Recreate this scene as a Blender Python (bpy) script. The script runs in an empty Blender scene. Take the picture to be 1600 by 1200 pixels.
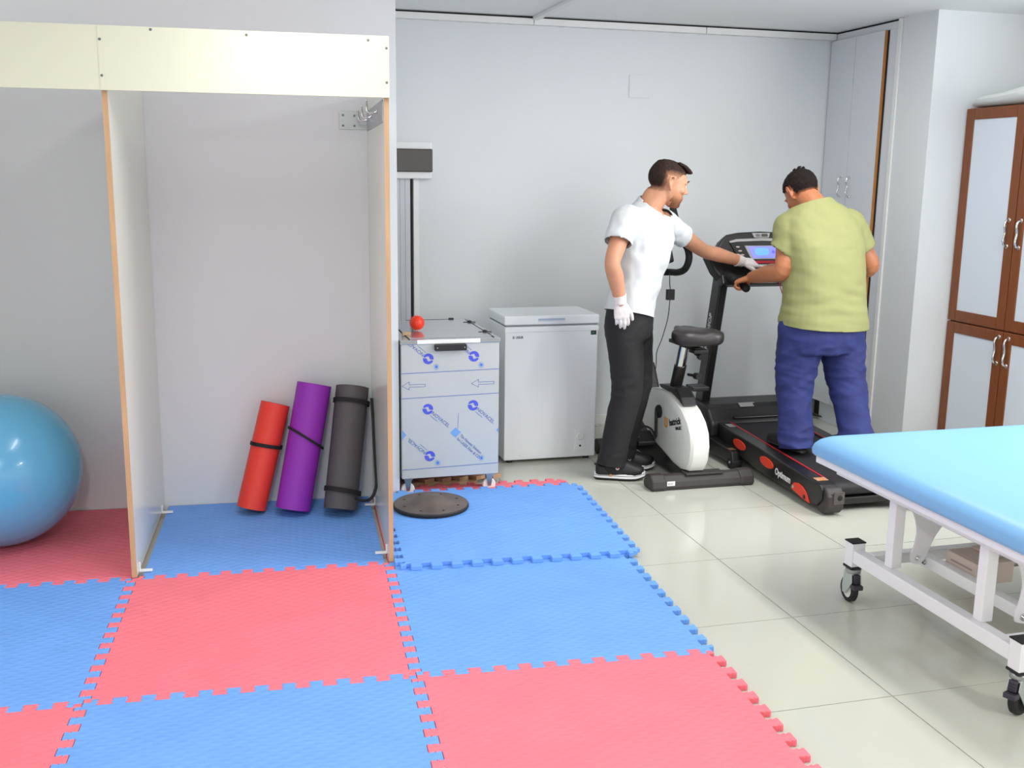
import bpy, bmesh, math, random
from math import sin, cos, pi, radians, sqrt, hypot
from mathutils import Vector as V, Matrix, noise

# ------------------------------------------------------------------ camera, light, exposure
S = bpy.context.scene
COL = S.collection
cam_d = bpy.data.cameras.new('camera')
cam = bpy.data.objects.new('camera', cam_d); COL.objects.link(cam)
S.camera = cam
cam_d.sensor_fit = 'HORIZONTAL'; cam_d.sensor_width = 36.0
cam_d.lens = 36.0 * 1627.03 / 1600.0
cam_d.clip_start = .05; cam_d.clip_end = 60
FW = V((0.25751638, 0.94622044, -0.19583714)); RT = V((0.96547026, -0.26022665, 0.01221748)); UP = V((0.03940161, 0.19222114, 0.98056032))
cam.matrix_world = Matrix(((RT.x, UP.x, -FW.x, -1.94973), (RT.y, UP.y, -FW.y, -4.41133), (RT.z, UP.z, -FW.z, 1.58058), (0, 0, 0, 1)))

w = bpy.data.worlds.new('world'); S.world = w; w.use_nodes = True
w.node_tree.nodes['Background'].inputs[0].default_value = (1.0, .985, .965, 1)
w.node_tree.nodes['Background'].inputs[1].default_value = .80

def area(name, loc, target, sx, sy, power, color=(1, 1, 1)):
    l = bpy.data.lights.new(name, 'AREA'); l.shape = 'RECTANGLE'; l.size = sx; l.size_y = sy
    l.energy = power; l.color = color
    o = bpy.data.objects.new(name, l); COL.objects.link(o); o.location = loc
    o.rotation_euler = (V(target) - V(loc)).to_track_quat('-Z', 'Y').to_euler()
    return o
# ceiling tubes of the room, an added fill lamp, and its windows on the side wall
area('ceiling_tube_or_fill_light', (-1.62, -1.26, 2.46), (-1.62, -1.26, 0), .18, 1.2, 8, (1, .985, .95))
area('ceiling_tube_or_fill_light', (1.0, -1.9, 2.46), (1.0, -1.9, 0), .18, 1.3, 13, (1, .985, .95))
area('ceiling_tube_or_fill_light', (.75, -.45, 2.46), (.75, -.45, 0), .18, 1.3, 13, (1, .985, .95))  # added fill without a known fixture, brightens the back wall and freezer
area('ceiling_tube_or_fill_light', (-2.25, -4.58, 2.46), (-2.25, -4.58, 0), .18, 1.3, 30, (1, .985, .95))
area('ceiling_tube_or_fill_light', (1.0, -4.6, 2.46), (1.0, -4.6, 0), .18, 1.3, 30, (1, .985, .95))
area('window_daylight', (2.9, -1.75, 1.75), (-.6, -.2, .9), 1.5, 1.2, 42, (.98, .99, 1.0))
S.view_settings.view_transform = 'Standard'
S.view_settings.look = 'None'
S.view_settings.gamma = 1
S.view_settings.use_curve_mapping = False
S.view_settings.exposure = 0.90

# ------------------------------------------------------------------ helpers
def lin(c):
    return tuple(((x / 255) / 12.92 if x / 255 <= .04045 else ((x / 255 + .055) / 1.055) ** 2.4) for x in c) + (1,)

MATS = {}
def mat(name, rgb, rough=.5, metal=0, bump=0, scale=60, vary=0, vscale=4, spec=.5, coat=0, emit=0, trans=0, sss=0, rgb2=None, stretch=None):
    m = bpy.data.materials.new(name); m.use_nodes = True; nt = m.node_tree
    b = nt.nodes['Principled BSDF']
    c = lin(rgb)
    b.inputs['Base Color'].default_value = c
    b.inputs['Roughness'].default_value = rough
    b.inputs['Metallic'].default_value = metal
    b.inputs['Specular IOR Level'].default_value = spec
    b.inputs['Coat Weight'].default_value = coat
    b.inputs['Transmission Weight'].default_value = trans
    if sss:
        b.inputs['Subsurface Weight'].default_value = sss
        b.inputs['Subsurface Radius'].default_value = (.01, .004, .002)
    if emit:
        b.inputs['Emission Color'].default_value = c; b.inputs['Emission Strength'].default_value = emit
    tc = nt.nodes.new('ShaderNodeTexCoord')
    src = tc.outputs['Object']
    if stretch:
        mp = nt.nodes.new('ShaderNodeMapping'); mp.inputs['Scale'].default_value = stretch
        nt.links.new(src, mp.inputs['Vector']); src = mp.outputs['Vector']
    if vary or rgb2:
        n = nt.nodes.new('ShaderNodeTexNoise'); n.inputs['Scale'].default_value = vscale; n.inputs['Detail'].default_value = 5
        nt.links.new(src, n.inputs['Vector'])
        r = nt.nodes.new('ShaderNodeValToRGB')
        c2 = lin(rgb2) if rgb2 else tuple(x * (1 - vary) for x in c[:3]) + (1,)
        r.color_ramp.elements[0].position = .35; r.color_ramp.elements[1].position = .68
        r.color_ramp.elements[0].color = c2; r.color_ramp.elements[1].color = c
        nt.links.new(n.outputs['Fac'], r.inputs['Fac']); nt.links.new(r.outputs['Color'], b.inputs['Base Color'])
    if bump:
        n2 = nt.nodes.new('ShaderNodeTexNoise'); n2.inputs['Scale'].default_value = scale; n2.inputs['Detail'].default_value = 4
        nt.links.new(src, n2.inputs['Vector'])
        bp = nt.nodes.new('ShaderNodeBump'); bp.inputs['Strength'].default_value = bump; bp.inputs['Distance'].default_value = .004
        nt.links.new(n2.outputs['Fac'], bp.inputs['Height']); nt.links.new(bp.outputs['Normal'], b.inputs['Normal'])
    MATS[name] = m
    return m

def foam_mat(name, rgb):
    """EVA puzzle foam: woven leaf relief pressed into the top"""
    m = mat(name, rgb, rough=.62, vary=.07, vscale=5, spec=.35)
    nt = m.node_tree; b = nt.nodes['Principled BSDF']
    tc = nt.nodes.new('ShaderNodeTexCoord')
    waves = []
    for ang, sc in ((32, 9.5), (-32, 9.5)):
        mp = nt.nodes.new('ShaderNodeMapping'); mp.inputs['Rotation'].default_value = (0, 0, radians(ang))
        wv = nt.nodes.new('ShaderNodeTexWave'); wv.inputs['Scale'].default_value = sc; wv.bands_direction = 'Y'
        wv.inputs['Distortion'].default_value = .4
        nt.links.new(tc.outputs['Object'], mp.inputs['Vector']); nt.links.new(mp.outputs['Vector'], wv.inputs['Vector'])
        waves.append(wv)
    mx = nt.nodes.new('ShaderNodeMath'); mx.operation = 'MULTIPLY'
    nt.links.new(waves[0].outputs['Fac'], mx.inputs[0]); nt.links.new(waves[1].outputs['Fac'], mx.inputs[1])
    bp = nt.nodes.new('ShaderNodeBump'); bp.inputs['Strength'].default_value = .42; bp.inputs['Distance'].default_value = .004
    nt.links.new(mx.outputs[0], bp.inputs['Height']); nt.links.new(bp.outputs['Normal'], b.inputs['Normal'])
    return m

def ident(): return Matrix.Identity(4)
ROOT = {}      # object -> world matrix of the thing it belongs to

def T(x, y, z): return Matrix.Translation((x, y, z))
def RZ(a): return Matrix.Rotation(a, 4, 'Z')
def RX(a): return Matrix.Rotation(a, 4, 'X')
def RY(a): return Matrix.Rotation(a, 4, 'Y')

MTH = -.0597
LF = T(-1.42671, -1.37435, 0) @ RZ(MTH)     # frame of the alcove wall and the foam mats, which lie 3.4 degrees off the tile grid

def basis(d, up=(0, 0, 1)):
    d = V(d).normalized(); u = V(up)
    if abs(d.dot(u.normalized())) > .98: u = V((0, 1, 0)) if abs(d.y) < .9 else V((1, 0, 0))
    s = d.cross(u).normalized(); return s, s.cross(d).normalized()

class MB:
    def __init__(self): self.v = []; self.f = []; self.mi = []; self.cm = 0
    def put(self, vs, fs, m=None):
        k = len(self.v)
        self.v += [(m @ V(p)) if m is not None else V(p) for p in vs]
        self.f += [tuple(i + k for i in f) for f in fs]; self.mi += [self.cm] * len(fs)
        return self
    def box(self, x0, y0, z0, x1, y1, z1, m=None):
        vs = [(x, y, z) for z in (z0, z1) for y in (y0, y1) for x in (x0, x1)]
        return self.put(vs, [(0, 2, 3, 1), (4, 5, 7, 6), (0, 1, 5, 4), (2, 6, 7, 3), (0, 4, 6, 2), (1, 3, 7, 5)], m)
    def prism(self, poly, a, b, axis='z', m=None):
        """polygon extruded along an axis: z -> (x,y), x -> (y,z), y -> (x,z)"""
        def P(p, t): return {'z': (p[0], p[1], t), 'x': (t, p[0], p[1]), 'y': (p[0], t, p[1])}[axis]
        n = len(poly)
        ar = sum(poly[i][0] * poly[(i + 1) % n][1] - poly[(i + 1) % n][0] * poly[i][1] for i in range(n))
        if (ar < 0) != (axis == 'y'): poly = poly[::-1]
        vs = [P(p, a) for p in poly] + [P(p, b) for p in poly]
        fs = [tuple(range(n))[::-1], tuple(range(n, 2 * n))] + [(i, (i + 1) % n, n + (i + 1) % n, n + i) for i in range(n)]
        return self.put(vs, fs, m)
    def loft(self, rings, cap=True, m=None):
        n = len(rings[0]); vs = [p for r in rings for p in r]; fs = []
        for i in range(len(rings) - 1):
            for j in range(n):
                k = (j + 1) % n
                fs.append((i * n + j, i * n + k, (i + 1) * n + k, (i + 1) * n + j))
        if cap: fs += [tuple(range(n))[::-1], tuple(range((len(rings) - 1) * n, len(rings) * n))]
        return self.put(vs, fs, m)
    def tube(self, pts, r, n=12, cap=True, up=(0, 0, 1), flat=1.0, round_=False, m=None):
        pts = [V(p) for p in pts]; rs = list(r) if hasattr(r, '__len__') else [r] * len(pts)
        if round_:
            d0 = (pts[0] - pts[1]).normalized(); d1 = (pts[-1] - pts[-2]).normalized()
            a = [pts[0] + d0 * rs[0] * sin(t) for t in (1.35, 1.05, .7, .35)]; ar = [rs[0] * cos(t) for t in (1.35, 1.05, .7, .35)]
            c = [pts[-1] + d1 * rs[-1] * sin(t) for t in (.35, .7, 1.05, 1.35)]; cr = [rs[-1] * cos(t) for t in (.35, .7, 1.05, 1.35)]
            pts = a + pts + c; rs = ar + rs + cr
        tan = []
        for i in range(len(pts)):
            a = pts[max(i - 1, 0)]; b = pts[min(i + 1, len(pts) - 1)]; tan.append((b - a).normalized())
        s, u = basis(tan[0], up); rings = []
        for i, p in enumerate(pts):
            if i:
                q = tan[i - 1].rotation_difference(tan[i]); s = q @ s; u = q @ u
            rings.append([p + s * (cos(2 * pi * j / n) * rs[i]) + u * (sin(2 * pi * j / n) * rs[i] * flat) for j in range(n)])
        return self.loft(rings, cap, m)
    def ell(self, c, r, n=16, k=10, m=None, rot=None):
        c = V(c); rot = rot or Matrix.Identity(3); rings = []
        for i in range(1, k):
            t = -pi / 2 + pi * i / k
            rings.append([c + rot @ V((r[0] * cos(t) * cos(2 * pi * j / n), r[1] * cos(t) * sin(2 * pi * j / n), r[2] * sin(t))) for j in range(n)])
        s = len(self.v); self.loft(rings, False, m)
        k0 = len(self.v); self.put([c - rot @ V((0, 0, r[2])), c + rot @ V((0, 0, r[2]))], [], m)
        L = len(rings) - 1
        for j in range(n):
            self.f.append((k0, s + (j + 1) % n, s + j)); self.f.append((k0 + 1, s + L * n + j, s + L * n + (j + 1) % n)); self.mi += [self.cm] * 2
        return self
    def lathe(self, prof, n=32, m=None):
        """closed profile of (r, z) from axis to axis, turned about z"""
        rings = [[(r * cos(2 * pi * j / n), r * sin(2 * pi * j / n), z) for j in range(n)] for r, z in prof]
        return self.loft(rings, True, m)
    def build(self, name, mt, parent=None, space=None, smooth=None, bevel=0, seg=2, kind=None, label=None, solid=0):
        me = bpy.data.meshes.new(name)
        root = ROOT.get(parent.name, ident()) if parent else ident()
        mx = root.inverted() @ (space if space is not None else ident())
        me.from_pydata([mx @ p for p in self.v], [], self.f); me.validate(); me.update()
        ms = mt if isinstance(mt, (list, tuple)) else [mt]
        for q in ms: me.materials.append(q)
        if len(ms) > 1:
            for p, i in zip(me.polygons, self.mi): p.material_index = i
        bm = bmesh.new(); bm.from_mesh(me); bmesh.ops.recalc_face_normals(bm, faces=bm.faces); bm.to_mesh(me); bm.free()
        if smooth is not None:
            for p in me.polygons: p.use_smooth = True
            if smooth < 180: me.set_sharp_from_angle(angle=radians(smooth))
        o = bpy.data.objects.new(name, me); COL.objects.link(o)
        if parent: o.parent = parent; ROOT[o.name] = root
        if solid:
            sd = o.modifiers.new('solid', 'SOLIDIFY'); sd.thickness = solid; sd.offset = -1
        if bevel:
            b = o.modifiers.new('bevel', 'BEVEL'); b.width = bevel; b.segments = seg; b.limit_method = 'ANGLE'; b.angle_limit = radians(40)
        if kind: o['kind'] = kind
        if label: o['label'] = label
        return o

def thing(name, label, cat, loc=(0, 0, 0), rz=0, group=None):
    o = bpy.data.objects.new(name, None); COL.objects.link(o); o.empty_display_size = .1
    o.location = loc; o.rotation_euler = (0, 0, rz); o['label'] = label; o['category'] = cat
    if group: o['group'] = group
    ROOT[o.name] = T(*loc) @ RZ(rz)
    return o

def tag(o, label, cat, group=None):
    o['label'] = label; o['category'] = cat
    if group: o['group'] = group
    return o

def recenter(o):
    """move a top-level mesh's origin to its base centre"""
    me = o.data; xs = [v.co for v in me.vertices]
    c = V(((min(p.x for p in xs) + max(p.x for p in xs)) / 2, (min(p.y for p in xs) + max(p.y for p in xs)) / 2, min(p.z for p in xs)))
    me.transform(T(*(-c))); o.location = c
    return o

def inst(o, d, parent=None):
    """copy of a part (and of its sub-parts) that shares mesh data, moved by d"""
    c = o.copy(); COL.objects.link(c); c.location = o.location + V(d)
    if parent: c.parent = parent
    ROOT[c.name] = ROOT.get(o.name, ident())
    for ch in list(o.children):
        e = ch.copy(); COL.objects.link(e); e.parent = c; ROOT[e.name] = ROOT.get(o.name, ident())
    return c

def text(body, size, m, mt, parent, name='lettering', align='LEFT', ext=.0006, squeeze=1.0, bold=0, space=None):
    """flat lettering; m places it (text runs along +x, up along +y, facing +z)"""
    cu = bpy.data.curves.new('lettering', 'FONT'); cu.body = body; cu.size = size; cu.extrude = ext; cu.align_x = align; cu.align_y = 'CENTER'
    cu.offset = bold; cu.resolution_u = 3
    t = bpy.data.objects.new('lettering_source', cu); COL.objects.link(t)
    dg = bpy.context.evaluated_depsgraph_get(); dg.update()
    me = bpy.data.meshes.new_from_object(t.evaluated_get(dg)); bpy.data.objects.remove(t); bpy.data.curves.remove(cu)
    root = ROOT.get(parent.name, ident())
    me.transform(root.inverted() @ (space if space is not None else ident()) @ m @ Matrix.Diagonal((squeeze, 1, 1, 1)))
    me.materials.clear(); me.materials.append(mt)
    o = bpy.data.objects.new(name, me); COL.objects.link(o); o.parent = parent; ROOT[o.name] = root
    return o
FACE_FRONT = Matrix(((1, 0, 0, 0), (0, 0, -1, 0), (0, 1, 0, 0), (0, 0, 0, 1)))     # text on a plane facing -y
FACE_LEFT = Matrix(((0, 0, -1, 0), (-1, 0, 0, 0), (0, 1, 0, 0), (0, 0, 0, 1)))     # text on a plane facing -x, running toward -y

def circ(cx, cy, r, n=24, a0=0, a1=2 * pi, full=True):
    k = n if full else n + 1
    return [(cx + r * cos(a0 + (a1 - a0) * i / n), cy + r * sin(a0 + (a1 - a0) * i / n)) for i in range(k)]

def rrect(x0, y0, x1, y1, r, n=4):
    P = []
    for cx, cy, a in ((x1 - r, y1 - r, 0), (x0 + r, y1 - r, pi / 2), (x0 + r, y0 + r, pi), (x1 - r, y0 + r, 1.5 * pi)):
        P += [(cx + r * cos(a + pi / 2 * i / n), cy + r * sin(a + pi / 2 * i / n)) for i in range(n + 1)]
    return P

def catmull(pts, k=6):
    pts = [V(p) for p in pts]; out = []
    for i in range(len(pts) - 1):
        p0 = pts[max(i - 1, 0)]; p1 = pts[i]; p2 = pts[i + 1]; p3 = pts[min(i + 2, len(pts) - 1)]
        for j in range(k):
            t = j / k
            out.append(.5 * ((2 * p1) + (p2 - p0) * t + (2 * p0 - 5 * p1 + 4 * p2 - p3) * t * t + (3 * p1 - p0 - 3 * p2 + p3) * t ** 3))
    out.append(pts[-1]); return out

# ------------------------------------------------------------------ materials
WALL = mat('wall_paint', (222, 226, 228), .55, bump=.06, scale=180, vary=.02, vscale=1.2)
CEIL = mat('ceiling_paint', (238, 240, 238), .7, bump=.04, scale=200)
TRIMW = mat('trim_white', (232, 232, 230), .45)
GAP = mat('gap_black', (28, 27, 26), .8)
TILE = mat('floor_tile_glazed', (198, 199, 187), .12, vary=.03, vscale=1.5, spec=.35)
GROUT = mat('grout', (74, 71, 65), .8)
FBLUE = foam_mat('foam_blue', (114, 168, 242))
FRED = foam_mat('foam_red', (246, 124, 138))
CREAM = mat('board_cream', (220, 224, 202), .22, vary=.02, vscale=3)
CREAMP = mat('board_cream_side', (221, 223, 211), .18)
EDGEW = mat('board_edge_wood', (204, 168, 126), .5, vary=.15, vscale=40, stretch=(1, 1, .1))
STEEL = mat('steel_plate', (176, 180, 182), .35, 1)
CHROME = mat('chrome', (222, 222, 222), .1, 1)
SCREW = mat('screw_grey', (120, 122, 120), .4, .8)
WPLAST = mat('white_plastic', (236, 238, 238), .35)
APPL = mat('appliance_white', (240, 245, 247), .28, coat=.3)
APPLD = mat('appliance_grey_strip', (176, 190, 214), .4)
BLACK = mat('black_plastic', (30, 28, 28), .45, bump=.05, scale=300)
BLACKS = mat('black_satin_paint', (26, 25, 26), .32)
RUBBER = mat('black_rubber', (24, 24, 25), .7)
VINYLB = mat('seat_vinyl', (38, 34, 33), .38, bump=.05, scale=250)
GREYK = mat('dark_grey_plastic', (58, 53, 53), .55, vary=.12, vscale=30)
# ------------------------------------------------------------------ the room
H = 2.5; TS = .60894
fl = MB().box(-5, -9, -.12, 4.6, 1.9, -.006).build('floor', GROUT, kind='structure')
tile_mb = MB(); g = .0018
tile_mb.box(g, g, -.008, TS - g, TS - g, 0)
t0 = tile_mb.build('tile', TILE, fl)
first = True
for j in range(-6, 3):
    for i in range(-7, 5):
        if j * TS > 1.75 or i * TS > 2.6: continue
        if first: t0.location = (i * TS, j * TS, 0); first = False; continue
        c = t0.copy(); COL.objects.link(c); c.location = (i * TS, j * TS, 0)
MB().box(-5, -9, H, 4.6, 1.9, H + .1).build('ceiling', CEIL, kind='structure')
MB().box(-1.6, 1.78, -.1, 2.8, 1.9, H).build('wall_back', WALL, kind='structure')
# the nearer wall behind the wooden cubicles (a long block whose end face closes the niche)
MB().box(-3.6, 1.92, -.1, .137, 2.02, H, m=LF).box(-.3, 2.02, -.1, -.02, 3.1, H, m=LF).build('wall_left', WALL, kind='structure')
# pier at the right: side face turned to the room, front face turned to the camera
MB().box(1.84, .745, -.1, 2.8, 1.07, H).build('wall_pier', WALL, kind='structure')
MB().box(2.62, -.5, -.1, 2.8, .745, H).build('wall_right', WALL, kind='structure')
# white corner bead, ledge under the ceiling with its dark gap, skirting, ceiling duct
MB().box(1.828, 1.055, 0, 1.84, 1.088, H - .002).build('trim_1', TRIMW, kind='structure', bevel=.003)
l = MB().box(-1.3, 1.735, 2.452, -.172, 1.78, 2.488).box(-.168, 1.735, 2.452, .93, 1.78, 2.489).box(.934, 1.735, 2.452, 1.835, 1.78, 2.489)
l.build('trim_2', TRIMW, kind='structure', bevel=.002)
MB().box(-1.3, 1.76, 2.488, 1.84, 1.779, 2.4995).build('trim_3', GAP, kind='structure')
MB().box(-.178, -6, 2.478, -.138, 1.74, 2.4995).build('trim_4', TRIMW, kind='structure', bevel=.003)
bb = MB().box(-1.1, 1.766, .012, 1.83, 1.78, .075).box(-1.1, 1.77, .0, 1.83, 1.78, .012)
bb.build('baseboard_back', TRIMW, kind='structure', bevel=.003)

# ------------------------------------------------------------------ wooden cubicle frame along the wall
t = thing('cubicle_frame', 'cream board cubicle frame of upright panels under a wide top board', 'partition', tuple(LF @ V((-.49, 1.0, 0))))
def panel(u0, u1, z0=.022):
    p = MB().box(u0, 1.0005, z0, u1, 1.918, 1.93).build('side_panel', CREAMP, t, LF, bevel=.001, seg=1)
    MB().box(u0 - .0003, .999, z0, u1 + .0003, 1.0008, 1.862).build('edge_band', EDGEW, p, LF)
    return p
panel(-1.0, -.981); panel(.003, .021); panel(-1.995, -1.977)
for u0, u1 in ((-.989, .022), (-1.998, -.9905)):
    hb = MB().box(u0, .980, 1.862, u1, .998, 2.083).build('header_board', CREAM, t, LF, bevel=.001, seg=1)
MB().box(-.9995, .9786, 1.8625, -.983, .9797, 2.082).build('seam_strip', CREAM, t, LF)
sm = MB().lathe([(0, 0), (.0042, 0), (.004, .0015), (0, .002)], 10)
s0 = None
for u, z in ((-.9925, 2.035), (-.9925, 1.912), (-.82, 2.074), (-.49, 2.068), (-.055, 2.066), (.012, 2.04), (.012, 1.917)):
    if s0 is None:
        s0 = MB().lathe([(0, 0), (.005, 0), (.0045, .0015), (0, .002)], 10, m=T(u, .9785 if u < -.98 else .98, z) @ RX(pi / 2)).build('screw', SCREW, t, LF, smooth=40); su, sz = u, z
    else:
        inst(s0, RZ(MTH) @ V((u - su, (.0012 if u > -.98 else 0), z - sz)))
# corner clips that hold the panels to the floor mats
def clip(u, v, d):
    mb = MB().box(min(u, u + d * .05), v - .009, .0225, max(u, u + d * .05), v + .009, .031).box(min(u, u + d * .006), v - .006, .0225, max(u, u + d * .006), v + .006, .062)
    mb.build('corner_clip', WPLAST, t, LF, bevel=.002)
clip(-.981, 1.80, 1); clip(-.981, 1.06, 1); clip(.003, 1.76, -1); clip(.003, 1.10, -1)

# corner bracket with hooks at the right panel
t = thing('coat_hook', 'steel corner bracket with upturned hooks high inside the right cubicle panel', 'hook', tuple(LF @ V((-.02, 1.9, 1.78))))
MB().prism(rrect(-.127, 1.781, .001, 1.862, .006), 1.9165, 1.919, 'y').build('wall_plate', STEEL, t, LF, bevel=.0005, seg=1)
MB().prism(rrect(1.06, 1.775, 1.915, 1.862, .006), .0002, .0028, 'x').build('side_plate', STEEL, t, LF, bevel=.0005, seg=1)
for u, z in ((-.108, 1.845), (-.108, 1.798), (-.056, 1.843), (-.056, 1.798)):
    MB().lathe([(0, 0), (.0055, 0), (.004, .002), (0, .002)], 12, m=T(u, 1.9165, z) @ RX(pi / 2)).build('screw', SCREW, t, LF, smooth=40)
for v, dz in ((1.86, 0), (1.60, 0), (1.30, .004)):
    z = 1.822 + dz
    MB().tube(catmull([(.0, v, z + .004), (-.012, v, z - .002), (-.030, v, z - .004), (-.040, v, z + .006), (-.042, v, z + .022), (-.042, v, z + .045)], 4), .0048, 10, round_=True).ell((-.002, v, z + .004), (.004, .010, .010)).build('hook', CHROME, t, LF, smooth=60)

# ------------------------------------------------------------------ foam puzzle mats, 1 m, dovetail tabs along shared seams
PITCH = 1 / 12.; DEP = .019
def seam(x0, y0, x1, y1, ph=0, n=24):
    """dovetail tab line from one grid corner to the next"""
    d = V((x1 - x0, y1 - y0)); L = d.length; d /= L; nrm = V((-d.y, d.x)); P = []
    p = L / n
    P.append(V((x0, y0)))
    for k in range(n):
        s = 1 if (k + ph) % 2 == 0 else -1
        a = p * k; b = p * (k + 1)
        if k == 0: a = p * .55
        if k == n - 1: b = L - p * .55
        fl_ = .09 * p
        pts = [(a + (fl_ if k else 0), 0), (a - (fl_ * .8 if k else 0), DEP * .78), (a + fl_ * .3, DEP), (b - fl_ * .3, DEP), (b + (fl_ * .8 if k < n - 1 else 0), DEP * .78), (b - (fl_ if k < n - 1 else 0), 0)]
        for q, h in pts: P.append(V((x0, y0)) + d * q + nrm * (h * s))
    P.append(V((x1, y1)))
    return P
def mat_outline(i, j, w=1, h=1, cut=(0, 0, 0, 0)):
    """cut flags: bottom, right, top, left are trimmed straight"""
    A = [V((i, j)), V((i + w, j))] if cut[0] else seam(i, j, i + w, j, 0, round(24 * w))
    B = [V((i + w, j)), V((i + w, j + h))] if cut[1] else seam(i + w, j, i + w, j + h, 1, round(24 * h))
    C = [V((i, j + h)), V((i + w, j + h))] if cut[2] else seam(i, j + h, i + w, j + h, 0, round(24 * w))
    D = [V((i, j)), V((i, j + h))] if cut[3] else seam(i, j, i, j + h, 1, round(24 * h))
    P = A[:-1] + B[:-1] + C[::-1][:-1] + D[::-1][:-1]; out = []
    for p in P:
        if not out or (p - out[-1]).length > 1e-5: out.append(p)
    return [(p.x, p.y) for p in out]
def foam(i, j, mt, label, z0=.0, th=.02, w=1, h=1, cut=(0, 0, 0, 0), off=(0, 0), trim=None):
    c = (i + w / 2, j + h / 2)
    poly = [(x - c[0], y - c[1]) for x, y in mat_outline(i, j, w, h, cut)]
    if trim:      # side edges sliced straight with a knife
        full = mat_outline(i, j, w, h, cut); poly = []
        for x, y in full:
            corner = abs(x - i) < 1e-6 or abs(x - i - w) < 1e-6
            if trim[0] < x < trim[1]: poly.append((x - c[0], y - c[1]))
            elif corner: poly.append((min(max(x, trim[0]), trim[1]) - c[0], y - c[1]))
    poly = [(x * .9984, y * .9984) for x, y in poly]
    o = MB().prism(poly, 0, th).build('foam_mat', mt, bevel=.0016, seg=1)
    o.location = LF @ V((c[0] + off[0], c[1] + off[1], z0)); o.rotation_euler = (0, 0, MTH)
    tag(o, label, 'foam mat', 'interlocking foam floor mats')
foam(-1, 0, FRED, 'red foam puzzle mat in front of the cubicle with the rolled yoga mats')
foam(0, 0, FBLUE, 'blue foam puzzle mat right in front of the raised blue mat, beside bare tiles')
foam(0, -1, FRED, 'large red foam puzzle mat nearest the camera with toothed edge on white tiles')
foam(-1, -1, FBLUE, 'blue foam puzzle mat nearest the camera, in front of the red mat before the cubicle')
foam(-2, -1, FRED, 'small visible corner of red foam puzzle mat at the bottom left of the photo')
foam(-2, 0, FBLUE, 'blue foam puzzle mat in front of the cubicle holding the exercise ball')
foam(-2, 1, FRED, 'shaded red foam puzzle mat under the blue exercise ball', h=.915, cut=(0, 1, 1, 0), trim=(-2.1, -1.003))
foam(-1, 1, FBLUE, 'blue foam puzzle mat inside the cubicle under the three rolled yoga mats', h=.915, cut=(0, 1, 1, 1), trim=(-.962, -.016))
foam(0, 1.021, FRED, 'red foam puzzle mat mostly hidden beneath the raised blue mat', h=1.03, cut=(1, 0, 0, 1), trim=(-.0135, 1.1))
foam(.04, .905, FBLUE, 'loose blue foam puzzle mat lying on top of others under the black disc', z0=.0205, th=.019)

# ------------------------------------------------------------------ exercise ball
BALLM = mat('ball_vinyl', (98, 174, 214), .22, bump=.02, scale=90, coat=.2)
bm_ = MB()
prof = []
for i in range(49):
    a = -pi / 2 + pi * i / 48; rr = .32 * cos(a); zz = .32 * sin(a)
    if 6 < i < 42 and i % 3 == 0: rr -= .0012
    prof.append((max(rr, 0.0005), zz))
bc = LF @ V((-1.579, 1.507, .341))
ball = bm_.lathe(prof, 96).build('exercise_ball', BALLM, smooth=180)
ball.location = bc; ball.rotation_euler = (radians(65), radians(20), 0)
tag(ball, 'large shiny blue exercise ball on red mat inside the first cubicle', 'ball')
pl = MB().lathe([(0, .3195), (.012, .3195), (.012, .3205), (.008, .322), (0, .322)], 20).build('plug', BALLM, None, smooth=40)
pl.parent = ball

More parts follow.
